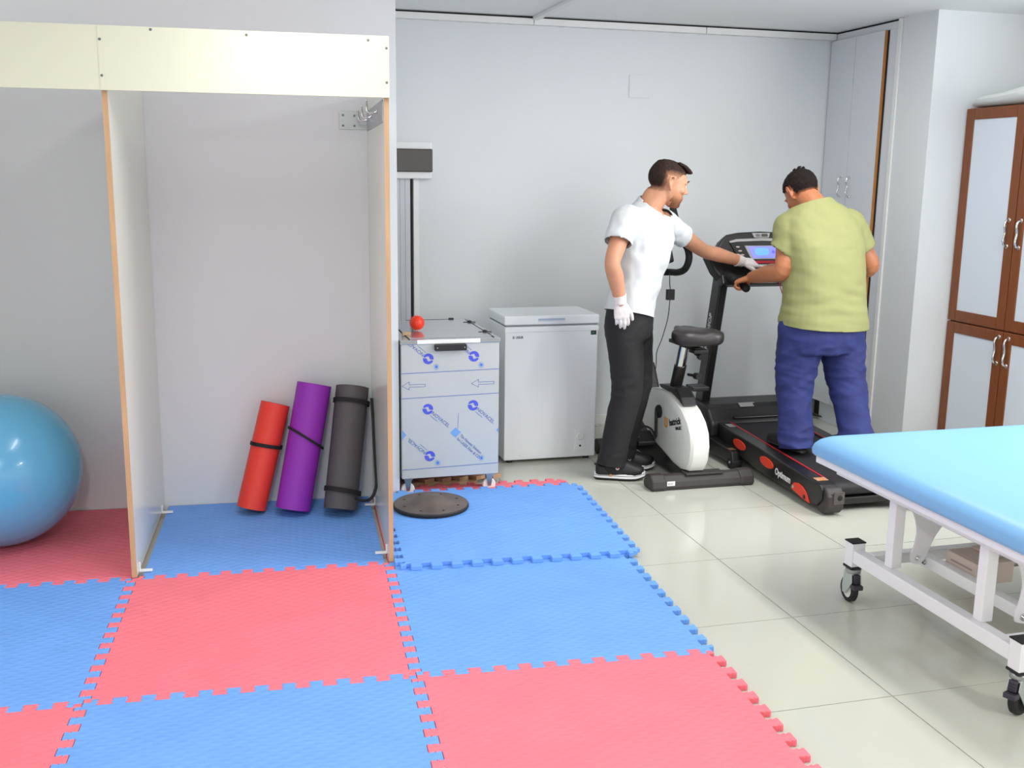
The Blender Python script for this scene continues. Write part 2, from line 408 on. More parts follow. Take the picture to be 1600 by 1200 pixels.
# ------------------------------------------------------------------ rolled yoga mats leaning in the cubicle
def yoga(label, b, tp, r, th, mt, bands, ribs=0, loose=None):
    b = LF @ V(b); tp = LF @ V(tp); ax = (tp - b).normalized(); L = (tp - b).length
    t = thing('yoga_mat', label, 'yoga mat', tuple(b), 0, 'rolled yoga mats')
    s, u = basis(ax, (0, -1, 0)); M = Matrix(((s.x, u.x, ax.x, b.x), (s.y, u.y, ax.y, b.y), (s.z, u.z, ax.z, b.z), (0, 0, 0, 1)))
    # spiral cross-section
    turns = (r - .018) / th; n = int(turns * 20); out = []; inn = []
    for i in range(n + 1):
        a = 2 * pi * turns * i / n; rr = .018 + th * a / (2 * pi)
        out.append((a, rr))
    a_end = out[-1][0]
    poly = [((rr) * cos(a - a_end - .6), (rr) * sin(a - a_end - .6)) for a, rr in out] + [((rr - th * .82) * cos(a - a_end - .6), (rr - th * .82) * sin(a - a_end - .6)) for a, rr in out[::-1]]
    k = len(poly); mb = MB()
    nz = int(L / .0095) if ribs else 2; rings = []
    for q in range(nz + 1):
        for dz, sc in (((0, 1.0), (.5, 1 - .0016 / r)) if ribs else ((0, 1.0),)):
            if q == nz and dz: continue
            z = L * (q + dz) / nz
            rings.append([(x * sc, y * sc, z) for x, y in poly])
    nr = len(rings)
    vs = [p for rg in rings for p in rg]; fs = []
    for i in range(nr - 1):
        for j in range(k):
            fs.append((i * k + j, i * k + (j + 1) % k, (i + 1) * k + (j + 1) % k, (i + 1) * k + j))
    m2 = k // 2
    for base in (0, (nr - 1) * k):
        for j in range(m2 - 1): fs.append((base + j, base + j + 1, base + k - 2 - j, base + k - 1 - j))
    mb.put(vs, fs, M); mb.build('roll', mt, t, smooth=35)
    for z, tilt, wd in bands:
        bd = MB(); n2 = 40; rg = []
        for (rr, zz) in ((r + .0002, -wd / 2), (r + .0018, -wd / 2), (r + .0018, wd / 2), (r + .0002, wd / 2)):
            rg.append([(rr * cos(2 * pi * j / n2), rr * sin(2 * pi * j / n2), z + zz + tilt * r * cos(2 * pi * j / n2)) for j in range(n2)])
        rg.append(rg[0]); bd.loft(rg, False, M); bd.build('strap', STRAP, t, smooth=40)
    if loose:
        pts = catmull([LF @ V(p) for p in loose], 6); mb = MB()
        mb.tube(pts, .0075, 8, flat=.2, up=(0, 1, 0)); mb.build('carry_strap', STRAP, t, smooth=60)
STRAP = mat('strap_black', (22, 21, 22), .75, bump=.2, scale=400)
YR = mat('yoga_red', (236, 62, 48), .5, bump=.08, scale=140)
YP = mat('yoga_purple', (148, 44, 178), .55)
YG = mat('yoga_grey', (82, 78, 80), .6)
yoga('red rolled yoga mat with one black band, shortest of the three rolls', (-.572, 1.745, .044), (-.448, 1.840, .519), .073, .0085, YR, [(.30, .05, .017)])
yoga('purple ribbed rolled yoga mat with a thin black band, middle of the three rolls', (-.380, 1.70, .044), (-.266, 1.826, .609), .088, .0105, YP, [(.335, -.42, .012)], 1)
yoga('charcoal grey rolled yoga mat with black carrying strap, leaning beside the panel', (-.165, 1.642, .049), (-.089, 1.826, .590), .085, .0105, YG, [(.085, -.08, .022), (.505, -.03, .02)], 1,
     loose=[(-.006, 1.775, .545), (-.004, 1.73, .45), (-.003, 1.69, .35), (-.002, 1.64, .25), (-.004, 1.585, .17), (-.03, 1.56, .12), (-.070, 1.58, .105), (-.10, 1.60, .115)])

# ------------------------------------------------------------------ balance board lying dome side up
BRD = mat('board_worn_black', (106, 93, 87), .5, vary=.3, vscale=9, bump=.05, scale=60, rgb2=(80, 71, 67))
bp_ = LF @ V((.256, 1.632, .0398))
t = thing('balance_board', 'round dark balance disc with low dome lying on the raised blue mat', 'balance board', tuple(bp_))
SP = T(*bp_)
pr_ = [(0.0005, 0), (.168, 0), (.176, .004), (.178, .010), (.178, .018), (.174, .022), (.120, .024), (.105, .026), (.085, .036), (.055, .052), (.025, .060), (.0005, .061)]
MB().lathe(pr_, 64).build('disc', BRD, t, SP, smooth=35)
MB().lathe([(.170, .0215), (.176, .0208), (.1785, .017), (.1788, .009), (.1765, .0035), (.176, .009), (.176, .017)], 64).build('rim', RUBBER, t, SP, smooth=60)
for k in range(8):
    a = 2 * pi * k / 8 + .25
    MB().lathe([(0, 0), (.0065, 0), (.0065, .001), (0, .0008)], 12, m=T(.135 * cos(a), .135 * sin(a), .0232)).build('bolt_hole', RUBBER, t, SP)
# ------------------------------------------------------------------ stainless cabinet still in its printed protective film
FILM = mat('film_on_steel', (190, 193, 194), .36, .15, bump=.03, scale=14, vary=.04, vscale=3)
FILMT = mat('film_top_steel', (196, 200, 204), .16, .75, bump=.02, scale=9)
INK = mat('ink_blue', (74, 86, 206), .5); INK2 = mat('ink_light_blue', (110, 158, 218), .5); INK3 = mat('ink_steel_blue', (92, 116, 178), .5)
t = thing('steel_cabinet', 'stainless steel cabinet in blue printed protective film beside the chest freezer', 'cabinet', (-.926, .86, 0))
X0, X1, Y0, Y1 = -1.166, -.676, .515, 1.215
MB().box(X0, Y0, .102, X1, Y1, .776).build('body', FILM, t, bevel=.003)
MB().box(X0 - .004, Y0 - .006, .776, X1 + .004, Y1, .797).build('lid', FILMT, t, bevel=.003)
MB().box(-1.088, Y0 - .0075, .778, -.775, Y0 - .0055, .7975).build('white_tape', WPLAST, t)
MB().box(-1.12, .56, .7972, -.705, 1.18, .8005).build('lid_panel', FILMT, t, bevel=.001)
for x in (-1.122, -.70): MB().box(x - .0015, .53, .7975, x + .0015, 1.19, .8002).build('seam_line', GAP, t)
hd = MB().prism(rrect(-1.005, .744, -.846, .775, .006), Y0 - .030, Y0 - .006, 'y').build('handle', BLACK, t, bevel=.003, label='black pull handle')
for x in (-.993, -.858): MB().lathe([(0, 0), (.004, 0), (.003, .002), (0, .002)], 10, m=T(x, Y0 - .0302, .7595) @ RX(pi / 2)).build('screw', STEEL, hd, smooth=40)
for x, y in ((-.705, .70), (-.705, 1.06)):
    MB().ell((x, y, .803), (.013, .016, .008)).box(x - .034, y - .006, .7985, x + .034, y + .002, .803).build('lid_catch', BLACK, t, smooth=40, bevel=.001)
MB().box(-.79, 1.185, .798, -.765, 1.205, .807).box(-1.03, 1.193, .798, -.79, 1.197, .801).build('lid_stay', BLACK, t)
for x in (-1.13, -.712):
    for y in (.565, 1.15):
        c = MB().box(x - .022, y - .025, .088, x + .022, y + .025, .102).prism([(x - .018, .09), (x + .018, .09), (x + .008, .03), (x - .008, .03)], y - .016, y - .013, 'y').prism([(x - .018, .09), (x + .018, .09), (x + .008, .03), (x - .008, .03)], y + .013, y + .016, 'y').build('caster', STEEL, t)
        MB().lathe([(.0, -.011), (.030, -.011), (.034, -.007), (.034, .007), (.030, .011), (0, .011)], 24, m=T(x, y, .0345) @ RX(pi / 2)).build('wheel', TRIMW, c, smooth=40)
YF = Y0 - .0009
def on_face(x, z): return T(x, YF, z) @ FACE_FRONT
def logo(x, z, up):
    """round film mark with a white swirl through it, its word running down and to the side"""
    R_ = .0265
    for sgn in (1, -1):
        P = [(R_ * cos(a), R_ * sin(a)) for a in [radians(8 + 164 * i / 14) for i in range(15)]]
        P += [(-.0195, .0005), (-.0105, .009), (-.002, .0125), (.002, .0085), (.0045, .0045), (.0105, .0), (.019, .0025)]
        P = [(sgn * a, sgn * b) for a, b in P]
        MB().prism(P, -.0003, .0003, m=on_face(x, z) @ RZ(radians(-18))).build('film_mark', INK, t)
    a = radians(-41)
    if up:
        text('NOVACEL', .025, on_face(x - .022, z + .017) @ RZ(a + pi), INK3, t)
        text('the surface finish', .007, on_face(x - .013, z + .032) @ RZ(a + pi), INK2, t)
    else:
        text('NOVACEL', .025, on_face(x + .021, z - .018) @ RZ(a), INK3, t)
        text('the surface finish', .007, on_face(x + .012, z - .032) @ RZ(a), INK2, t)
def star(x, z):
    P = []
    for k in range(24): P.append(((.019 if k % 2 == 0 else .0065) * cos(pi * k / 12), (.019 if k % 2 == 0 else .0065) * sin(pi * k / 12)))
    MB().prism(P, -.0003, .0002, m=on_face(x, z)).build('film_mark', INK2, t)
    MB().prism(circ(0, 0, .0045, 12), -.0003, .0005, m=on_face(x, z)).build('film_mark', INK, t)
logo(-1.033, .703, True); star(-.993, .662)
logo(-.805, .708, True); star(-.768, .664)
logo(-1.036, .452, False); logo(-.808, .461, False)
logo(-1.027, .213, True); star(-.987, .176); star(-.764, .188)
for z0, z1 in ((.632, .640), (.508, .517), (.147, .157)):
    MB().prism([(X0, z0), (X1, z1), (X1, z1 + .003), (X0, z0 + .003)], YF - .0003, YF + .0004, 'y').build('film_line', INK3, t)
for x in (-1.163, -.817):
    A = [(x, .572), (x + .036, .592), (x + .036, .578), (x + .115, .578), (x + .115, .566), (x + .036, .566), (x + .036, .552)]
    mb = MB(); z0 = 0
    for i in range(len(A)):
        a, b = V(A[i]), V(A[(i + 1) % len(A)]); d = (b - a).normalized(); n_ = V((-d.y, d.x)) * .0009
        mb.prism([tuple(a - n_), tuple(b - n_), tuple(b + n_), tuple(a + n_)], YF - .0003, YF + .0004, 'y')
    mb.build('film_arrow', INK3, t)
for x in (-1.172, -.897): MB().prism([(x - (.028 if x > -1 else -.007), .327), (x + (.0 if x > -1 else .007), .353), (x + .027, .327), (x + (.0 if x > -1 else .007), .301)], YF - .0003, YF + .0004, 'y').build('film_mark', INK2, t)
MB().prism([(-.6765, .318), (-.6765, .340), (-.690, .329)], YF - .0003, YF + .0004, 'y').build('film_mark', INK2, t)
text('The Newest Solution', .021, on_face(-.872, .312) @ RZ(radians(-43)), INK3, t, squeeze=.80)
text('for LASER Fiber & CO', .021, on_face(-.888, .296) @ RZ(radians(-43)), INK3, t, squeeze=.80)
MB().prism([(-.883, .425), (-.8815, .425), (-.883, .36), (-.889, .338), (-.8905, .338), (-.8845, .36)], YF - .0002, YF + .0003, 'y').build('film_crease', INK3, t)

SPIKE = mat('spiky_ball_red', (238, 62, 30), .35)
mb = MB(); n_sp = 150; RB = .036
mb.ell((0, 0, 0), (RB, RB, RB), 28, 18)
for i in range(n_sp):
    z = 1 - 2 * (i + .5) / n_sp; a = i * 2.399963; rr = sqrt(1 - z * z); d = V((rr * cos(a), rr * sin(a), z)); s, u = basis(d)
    b0 = d * (RB - .001); tip = d * (RB + .0045); mb.loft([[b0 + s * (.0024 * cos(k * pi / 2.5)) + u * (.0024 * sin(k * pi / 2.5)) for k in range(5)], [tip + s * (.0009 * cos(k * pi / 2.5)) + u * (.0009 * sin(k * pi / 2.5)) for k in range(5)]])
o = mb.build('massage_ball', SPIKE, smooth=40); o.location = (-1.038, .80, .8005 + RB + .004)
tag(o, 'small orange-red spiky massage ball on top of the steel cabinet', 'ball')
WOODB = mat('wood_raw', (196, 164, 124), .6, vary=.25, vscale=18, stretch=(.2, 4, 4))
o = MB().prism(rrect(-.026, -.012, .018, .012, .004), 0, .016).build('wooden_block', WOODB, bevel=.002); o.location = (-1.112, .66, .8006)
tag(o, 'small beige wooden block at the far left of the steel cabinet lid', 'block')
t = thing('wooden_rack', 'low slatted wooden rack on the floor beneath the steel cabinet', 'wooden rack', (-.93, .85, 0))
for k in range(5):
    x = -1.10 + k * .09
    MB().box(-.03, -.24, .024, .03, .24, .045, m=T(x, .9, 0) @ RZ(.45)).build('slat', WOODB, t, bevel=.002)
MB().box(-1.16, .70, 0.0, -.74, .745, .024).box(-1.16, 1.04, 0, -.70, 1.085, .024).build('runner', WOODB, t, bevel=.002)

# ------------------------------------------------------------------ chest freezer
t = thing('chest_freezer', 'white chest freezer with a small control dial at its lower corner', 'freezer', (-.245, 1.21, 0))
X0, X1, Y0, Y1 = -.512, .024, 1.025, 1.40
MB().box(X0, Y0, .018, X1, Y1, .772).build('body', APPL, t, bevel=.006, seg=3)
MB().box(X0 + .004, Y0 + .004, .772, X1 - .004, Y1 - .004, .782).build('gasket', mat('gasket_grey', (140, 146, 150), .6), t)
MB().box(X0 - .006, Y0 - .006, .782, X1 + .005, Y1, .832).build('lid', APPL, t, bevel=.007, seg=3)
MB().box(X0 - .002, Y0 - .004, .742, X1 + .002, Y0 + .002, .767).build('front_rail', APPL, t, bevel=.002)
MB().prism(rrect(-.327, .805, -.174, .816, .003), Y0 - .0075, Y0 - .004, 'y').build('grip_recess', APPLD, t)
MB().prism(rrect(-.330, .801, -.171, .8035, .001), Y0 - .012, Y0 - .004, 'y').build('grip_lip', APPL, t)
for x in (X0 + .04, X1 - .04):
    for y in (Y0 + .04, Y1 - .04): MB().lathe([(0, 0), (.018, 0), (.018, .012), (.012, .018), (0, .018)], 16, m=T(x, y, 0)).build('foot', BLACK, t, smooth=40)
GREYT = mat('print_grey', (120, 124, 128), .5)
text('B', .019, T(-.470, Y0 - .0006, .713) @ FACE_FRONT, GREYT, t, bold=.0006)
text('UGUR', .018, T(-.452, Y0 - .0006, .713) @ FACE_FRONT, GREYT, t, bold=.0009, squeeze=.85)
MB().box(-.018, Y0 - .001, .718, .014, Y0, .742).build('green_sticker', mat('sticker_green', (28, 62, 52), .5), t)
text('A+', .012, T(-.010, Y0 - .0012, .730) @ FACE_FRONT, mat('print_pale', (120, 170, 150), .5), t)
cp = MB().prism(rrect(-.097, .055, -.035, .178, .004), Y0 - .003, Y0, 'y').build('control_panel', APPL, t, bevel=.001)
MB().lathe([(0, 0), (.021, 0), (.021, .004), (.018, .007), (0, .007)], 32, m=T(-.066, Y0 - .003, .139) @ RX(pi / 2)).build('dial', WPLAST, cp, smooth=35)
MB().box(-.0025, -.018, .007, .0025, .018, .011, m=T(-.066, Y0 - .003, .139) @ RX(pi / 2) @ RZ(.6)).build('dial_grip', WPLAST, cp, bevel=.001)
MB().lathe([(0, 0), (.006, 0), (.006, .002), (0, .002)], 16, m=T(-.066, Y0 - .003, .083) @ RX(pi / 2)).build('indicator', BLACK, cp, smooth=35)
MB().lathe([(0, 0), (.017, 0), (.016, .003), (0, .003)], 24, m=T(-.402, Y0, .048) @ RX(pi / 2)).build('drain_cap', APPL, t, smooth=35)

# ------------------------------------------------------------------ things on the back wall
SMOKE = mat('smoked_cover', (40, 33, 33), .06, spec=.6, coat=.5)
t = thing('fuse_box', 'white wall fuse box with dark smoked window above the steel cabinet', 'fuse box', (-.90, 1.78, 1.55))
MB().box(-1.08, 1.722, 1.558, -.782, 1.78, 1.768).build('housing', WPLAST, t, bevel=.006, seg=3)
MB().box(-1.05, 1.705, 1.597, -.781, 1.722, 1.729).build('smoked_door', SMOKE, t, bevel=.006, seg=4)
t = thing('cable_trunking', 'grey cable bundle with black cable and white trunking running down below the fuse box', 'cable duct', (-.92, 1.78, 0))
DUCT = mat('duct_pale', (206, 209, 214), .5)
for k in range(4): MB().box(-1.03 + k * .031, 1.755, .02, -.9996 + k * .031, 1.78, 1.558).build('duct', DUCT, t, bevel=.002)
MB().tube([(-.897, 1.766, .02), (-.897, 1.766, 1.558)], .0065, 8).build('black_cable', RUBBER, t, smooth=60)
MB().box(-.886, 1.764, .02, -.852, 1.78, 1.558).build('white_duct', WPLAST, t, bevel=.002)
o = recenter(MB().prism(rrect(.453, 2.061, .590, 2.198, .004), 1.7755, 1.78, 'y').build('blank_cover_plate', WALL, bevel=.002))
tag(o, 'square blank cover plate painted like the wall, high above the man in white', 'cover plate')

# ------------------------------------------------------------------ built-in cupboard in the far corner
CUPB = mat('cupboard_laminate', (216, 220, 226), .4)
t = thing('corner_cupboard', 'tall white built-in cupboard with two doors in the far corner', 'cupboard', (1.95, 1.42, 0))
MB().box(1.84, 1.088, .14, 1.86, 1.178, 2.4478).box(1.84, 1.088, 2.448, 1.86, 1.78, 2.488).box(1.862, 1.07, .14, 2.3, 1.78, 2.488).build('carcass', CUPB, t, bevel=.001, seg=1)
MB().box(1.835, 1.735, .135, 1.84, 1.778, 2.448).build('filler_strip', CUPB, t)
MB().box(1.85, 1.10, 2.4885, 2.3, 1.78, 2.4995).build('top_gap', GAP, t)
for y0, y1, hy in ((1.496, 1.768, 1.548), (1.197, 1.492, 1.452)):
    d = MB().box(1.820, y0, .132, 1.8385, y1, 2.446).build('door', CUPB, t, bevel=.001, seg=1)
    MB().tube(catmull([(1.820, hy, 1.601), (1.803, hy, 1.597), (1.795, hy, 1.575), (1.803, hy, 1.545), (1.795, hy, 1.505), (1.803, hy, 1.483), (1.820, hy, 1.479)], 4), .0058, 10).ell((1.8195, hy, 1.601), (.003, .009, .009)).ell((1.8195, hy, 1.479), (.003, .009, .009)).build('handle', CHROME, d, smooth=60, label='chrome bow handle')
    if y0 < 1.3: MB().box(1.8195, 1.1945, .132, 1.8390, 1.1972, 2.446).build('edge_band', mat('door_edge_brown', (190, 128, 66), .5, vary=.15, vscale=40, stretch=(1, 1, .1)), d, label='bare wood-brown door edge')
MB().box(1.838, 1.182, .132, 1.8395, 1.1945, 2.446).build('gap_shadow', GAP, t)  # black strip painted in for the shadow in the gap beside the door
MB().box(1.846, 1.09, .0, 1.864, 1.655, .125).build('plinth', CUPB, t, bevel=.001)
MB().box(1.88, 1.10, .0, 2.3, 1.77, .14).build('base', GAP, t)
CABLE = mat('cable_grey', (60, 58, 52), .6)
mb = MB()
for k in range(4): mb.tube(catmull([(1.30, 1.74 - .012 * k, .01 + .008 * k), (1.5, 1.742 - .006 * k, .03), (1.7, 1.745 - .012 * k, .022 + .008 * k), (1.80, 1.70 - .01 * k, .020 + .007 * k), (1.86, 1.66 - .02 * k, .015)], 5), .0045, 7)
o = recenter(mb.build('power_cable', CABLE, smooth=60)); tag(o, 'dark cables along the skirting behind the treadmill, beside the cupboard plinth', 'cable')

# ------------------------------------------------------------------ brown framed wardrobe
WBR = mat('wardrobe_walnut', (128, 68, 28), .42, vary=.25, vscale=22, stretch=(6, 6, .5))
WWH = mat('wardrobe_white', (210, 218, 228), .3)
t = thing('wardrobe', 'wardrobe with brown wooden door frames around pale panels, behind the treatment table', 'wardrobe', (2.33, .27, 0))
MB().box(2.092, -.46, .05, 2.61, .742, 1.982).build('carcass', WBR, t, bevel=.002)
MB().box(2.088, .730, .05, 2.0925, .744, 1.984).build('side_edge', TRIMW, t)
MB().box(2.12, -.46, 0, 2.61, .74, .05).build('plinth', WBR, t)
def wdoor(y0, y1, z0, z1, hy, hz0, hz1):
    st = .062
    d = MB().box(2.070, y0, z0, 2.091, y0 + st, z1).box(2.070, y1 - st, z0, 2.091, y1, z1).box(2.070, y0 + st, z0, 2.091, y1 - st, z0 + st).box(2.070, y0 + st, z1 - st, 2.091, y1 - st, z1).build('door', WBR, t, bevel=.004)
    MB().box(2.077, y0 + st - .002, z0 + st - .002, 2.089, y1 - st + .002, z1 - st + .002).build('panel', WWH, d, label='pale panel')
    m_ = (hz0 + hz1) / 2
    MB().tube(catmull([(2.070, hy, hz1), (2.052, hy, hz1 - .006), (2.043, hy, hz1 - .03), (2.050, hy, m_), (2.043, hy, hz0 + .03), (2.052, hy, hz0 + .006), (2.070, hy, hz0)], 4), .0062, 10).ell((2.0695, hy, hz1), (.003, .010, .012)).ell((2.0695, hy, hz0), (.003, .010, .012)).build('handle', CHROME, d, smooth=60, label='chrome bow handle')
wdoor(.276, .734, .795, 1.980, .315, 1.243, 1.383); wdoor(-.186, .270, .795, 1.980, .226, 1.241, 1.383)
wdoor(.276, .734, .085, .788, .300, .612, .756); wdoor(-.186, .270, .085, .788, .226, .608, .756)
BAG = mat('white_cloth', (226, 230, 228), .7, bump=.2, scale=18)
mb = MB(); rings = []
for i in range(15):
    s_ = i / 14; y = .725 - 1.1 * s_; h = .055 + .075 * sin(min(s_ * 2.4, 1.57)) + .005 * sin(i * 1.7); wd = .225 + .012 * sin(i * .9)
    if i in (0, 14): h *= .55; wd *= .85
    rings.append([(2.28 + wd * cos(a) * (1 if abs(cos(a)) < .8 else .97), y, 1.986 + h * (.5 + .5 * sin(a)) * (1 if sin(a) > -.5 else .4)) for a in [2 * pi * k / 20 for k in range(20)]])
o = recenter(mb.loft(rings).build('folded_blanket', BAG, smooth=60)); tag(o, 'white folded bedding bundle on top of the brown framed wardrobe', 'bedding')
# ------------------------------------------------------------------ treadmill
ORNG = mat('treadmill_orange', (226, 58, 34), .4)
REDL = mat('line_red', (206, 26, 44), .5)
BELT = mat('running_belt', (30, 29, 32), .65, bump=.12, scale=500)
SILV = mat('silver_plastic', (176, 172, 172), .35, .3)
WPRINT = mat('print_white', (232, 232, 232), .5)
SCREEN = mat('lcd_screen', (120, 124, 250), .3, emit=.5)
BRKT = mat('bracket_worn_grey', (104, 96, 92), .4, .3, vary=.3, vscale=60)
TX0, TX1 = .74, 1.28
t = thing('treadmill', 'black treadmill with orange ovals along its side, the man in green walking on it', 'treadmill', (1.01, .55, 0))
def ztop(y): return .150 + .046 * (y + .10) / 1.05
def rail(x0, x1, side):
    poly = [(-.09, .036), (-.15, .040), (-.185, .075), (-.188, .125), (-.165, .148), (-.10, .150), (.95, ztop(.95)), (.95, .105), (.46, .052), (.2, .042)]
    r = MB().prism(poly, x0, x1, 'x').build('side_rail', BLACKS, t, bevel=.006, seg=2)
    xi = x1 - .012 if side < 0 else x0 + .012
    MB().prism([(-.09, ztop(-.09) + .0006), (.93, ztop(.93) + .0006), (.93, ztop(.93) + .002), (-.09, ztop(-.09) + .002)], xi - .004, xi + .004, 'x').build('red_line', REDL, r)
    return r
rl = rail(TX0, TX0 + .092, -1); rr_ = rail(TX1 - .092, TX1, 1)
for y, z, a, b in ((.655, .137, .072, .026), (.345, .119, .072, .026)):
    sl = math.atan(.05)
    MB().prism([(y + a * cos(q) * cos(sl) - b * sin(q) * sin(sl), z + a * cos(q) * sin(sl) + b * sin(q) * cos(sl)) for q in [2 * pi * k / 32 for k in range(32)]], TX0 - .004, TX0 + .004, 'x').build('orange_oval', ORNG, rl, bevel=.002)
fan = [(.085, .058), (.08, .074), (.058, .094), (.02, .102), (-.02, .096), (-.055, .078), (-.08, .050), (-.092, .032), (-.03, .036)]
MB().prism(fan, TX0 - .005, TX0 + .003, 'x').build('orange_end_piece', ORNG, rl, bevel=.002)
for y, z, rr, m_ in ((.068, .070, .009, STEEL), (-.045, .050, .012, BLACK)):
    MB().lathe([(0, 0), (rr, 0), (rr * .8, .003), (0, .003)], 16, m=T(TX0 - .005, y, z) @ RY(-pi / 2)).build('bolt', m_, rl, smooth=40)
text('Optimum', .050, T(TX0 - .0007, .256, .098) @ FACE_LEFT @ RZ(radians(-3)), WPRINT, rl, bold=.0012, squeeze=.80)
MB().prism([(-.115, .1506), (-.07, .1528), (-.07, .1536), (-.115, .1514)], TX0 + .02, TX0 + .08, 'x').build('warning_label', mat('label_grey_orange', (170, 164, 156), .5, rgb2=(196, 128, 74), vscale=25), rl)
MB().prism([(.84, ztop(.84) + .0007), (.90, ztop(.90) + .0007), (.90, ztop(.90) + .0014), (.84, ztop(.84) + .0014)], TX0 + .03, TX0 + .07, 'x').build('warning_label', SILV, rl)
MB().prism([(-.13, .085), (.95, .125), (.95, ztop(.95) - .006), (-.13, .142)], TX0 + .09, TX1 - .09, 'x').build('running_belt', BELT, t, bevel=.012, seg=3)
MB().tube([(TX0 + .075, -.135, .112), (TX1 - .075, -.135, .112)], .034, 20).build('rear_roller', BELT, t, smooth=40)
MB().box(TX0 + .08, -.16, .035, TX1 - .08, -.10, .072).build('rear_crossbar', BLACKS, t, bevel=.006)
for x0, x1 in ((TX0 + .012, TX0 + .102), (TX1 - .102, TX1 - .012)):
    e = MB().prism([(-.14, .012), (-.20, .010), (-.228, .040), (-.226, .10), (-.20, .138), (-.14, .148)], x0, x1, 'x').build('end_cap', GREYK, t, bevel=.010, seg=3)
    MB().lathe([(0, 0), (.014, 0), (.011, .0015), (0, .0015)], 18, m=T((x0 + x1) / 2 + .018, -.2296, .094) @ RX(pi / 2)).build('adjuster_hole', RUBBER, e, smooth=40)
    MB().prism(rrect(x0 + .03, .062, x1 - .002, .125, .008), -.2295, -.224, 'y').build('bracket', BRKT, e, bevel=.002)
hood = [(.93, .196), (.955, .215), (1.00, .262), (1.04, .281), (1.20, .283), (1.31, .262), (1.36, .20), (1.36, .10), (1.0, .09), (.93, .11)]
h = MB().prism(hood, TX0 - .045, TX1 + .045, 'x').build('motor_hood', BLACK, t, bevel=.022, seg=4)
MB().prism([(.948, .2095), (.962, .2235), (.9535, .2315), (.9395, .2175)], TX0 + .11, TX1 - .11, 'x').build('hood_lip', BLACKS, h, bevel=.003)
MB().box(.92, 1.030, .2805, 1.02, 1.046, .283, ).prism([(1.002, .2655), (1.034, .2805), (1.032, .2840), (1.0, .269)], .915, 1.005, 'x').build('badge', SILV, h, bevel=.001)
for x in (TX0 - .02, TX1 + .02):
    f_ = MB().prism([(.64, .045), (.66, .095), (.98, .118), (1.34, .11), (1.34, .03), (.95, .03), (.68, .028)], x - .026, x + .026, 'x').build('base_foot', BLACKS, t, bevel=.008, seg=2)
    MB().tube([(x - .030, .665, .03), (x + .030, .665, .03)], .03, 20).build('transport_wheel', RUBBER, f_, smooth=40)
    MB().lathe([(0, 0), (.008, 0), (.006, .004), (0, .004)], 12, m=T(x - .030, .665, .036) @ RY(-pi / 2)).build('axle_bolt', STEEL, f_, smooth=40)
    MB().box(x - .02, .69, .0985, x + .02, .73, .1005, m=None).build('warning_label', mat('label_brown', (120, 88, 66), .5), f_)
ux = .026
for x in (TX0 + .012, TX1 + .028):
    u_ = MB().prism([(1.14, .20), (1.24, .20), (1.055, 1.06), (.955, 1.04)], x - ux, x + ux, 'x').build('upright', BLACKS, t, bevel=.008, seg=2)
    if x < 1: text('ROBOSOF', .046, T(x - ux - .0007, 1.108, .60) @ FACE_LEFT @ RZ(radians(77.5)), mat('print_silver', (206, 206, 206), .4), u_, squeeze=1.05, bold=.0015)
# console, tipped back, with its screen facing the runner
TC = T(1.01, .945, 1.00) @ RX(radians(-22))
out = [(-.275, .02), (-.318, .08), (-.348, .165), (-.342, .205), (-.275, .225), (-.248, .262), (-.212, .291), (-.14, .304), (0, .311)]
out = out + [(-x, z) for x, z in out[-2::-1]]
cs = MB().prism(out, 0, .075, 'y').build('console', BLACK, t, TC, bevel=.012, seg=3)
pn = [(-.205, .242), (-.165, .256), (0, .262), (.165, .256), (.205, .242), (.135, .075), (-.135, .075)]
MB().prism(pn, -.008, .002, 'y').build('control_panel', BLACKS, cs, TC, bevel=.002)
MB().prism([(-.21, .246), (-.165, .258), (0, .264), (.165, .258), (.21, .246), (.205, .236), (.16, .243), (0, .248), (-.16, .243), (-.205, .236)], -.011, -.006, 'y').build('silver_strip', SILV, cs, TC)
MB().prism([(-.118, .219), (.118, .219), (.086, .138), (-.086, .138)], -.012, -.006, 'y').build('screen_frame', SILV, cs, TC, bevel=.001)
MB().prism([(-.098, .213), (.098, .213), (.073, .145), (-.073, .145)], -.0135, -.008, 'y').build('screen', SCREEN, cs, TC)
MB().prism(rrect(-.060, .160, .030, .204, .018, 6), -.0142, -.013, 'y').build('screen_readout', mat('lcd_cyan', (100, 158, 250), .3, emit=.5), cs, TC)
MB().prism(circ(.058, .180, .010, 18) , -.0142, -.013, 'y').build('screen_readout', mat('lcd_violet', (92, 96, 226), .3, emit=.4), cs, TC)
for k in range(4):
    for sx in (-1, 1):
        MB().prism([(sx * (.160 - k * .011) + .012 * cos(a), .212 - k * .0235 + .005 * sin(a)) for a in [2 * pi * q / 14 for q in range(14)]], -.011, -.006, 'y').build('button', mat('button_pale', (196, 176, 170), .5) if (k, sx) == (0, -1) else MATS['button_pale'], cs, TC)
MB().prism([(-.10, .128), (.10, .128), (.096, .114), (-.096, .114)], -.011, -.006, 'y').build('red_strip', REDL, cs, TC)
MB().prism([(-.093, .107), (.093, .107), (.09, .097), (-.09, .097)], -.011, -.006, 'y').build('silver_strip', SILV, cs, TC)
b_ = MB().prism([(-.058, .297), (.058, .297), (.046, .268), (-.046, .268)], -.006, .002, 'y').build('badge', SILV, cs, TC, bevel=.001)
MB().prism(rrect(-.036, .274, -.008, .290, .002), -.0068, -.006, 'y').build('emblem', mat('emblem_grey', (112, 118, 126), .5), b_, TC)
MB().prism(rrect(.0, .274, .040, .291, .003), -.0068, -.006, 'y').build('emblem', mat('emblem_dark', (70, 82, 66), .5), b_, TC)
MB().box(-.285, -.012, -.01, .285, .05, .055).build('console_tray', BLACKS, cs, TC, bevel=.01, seg=3)
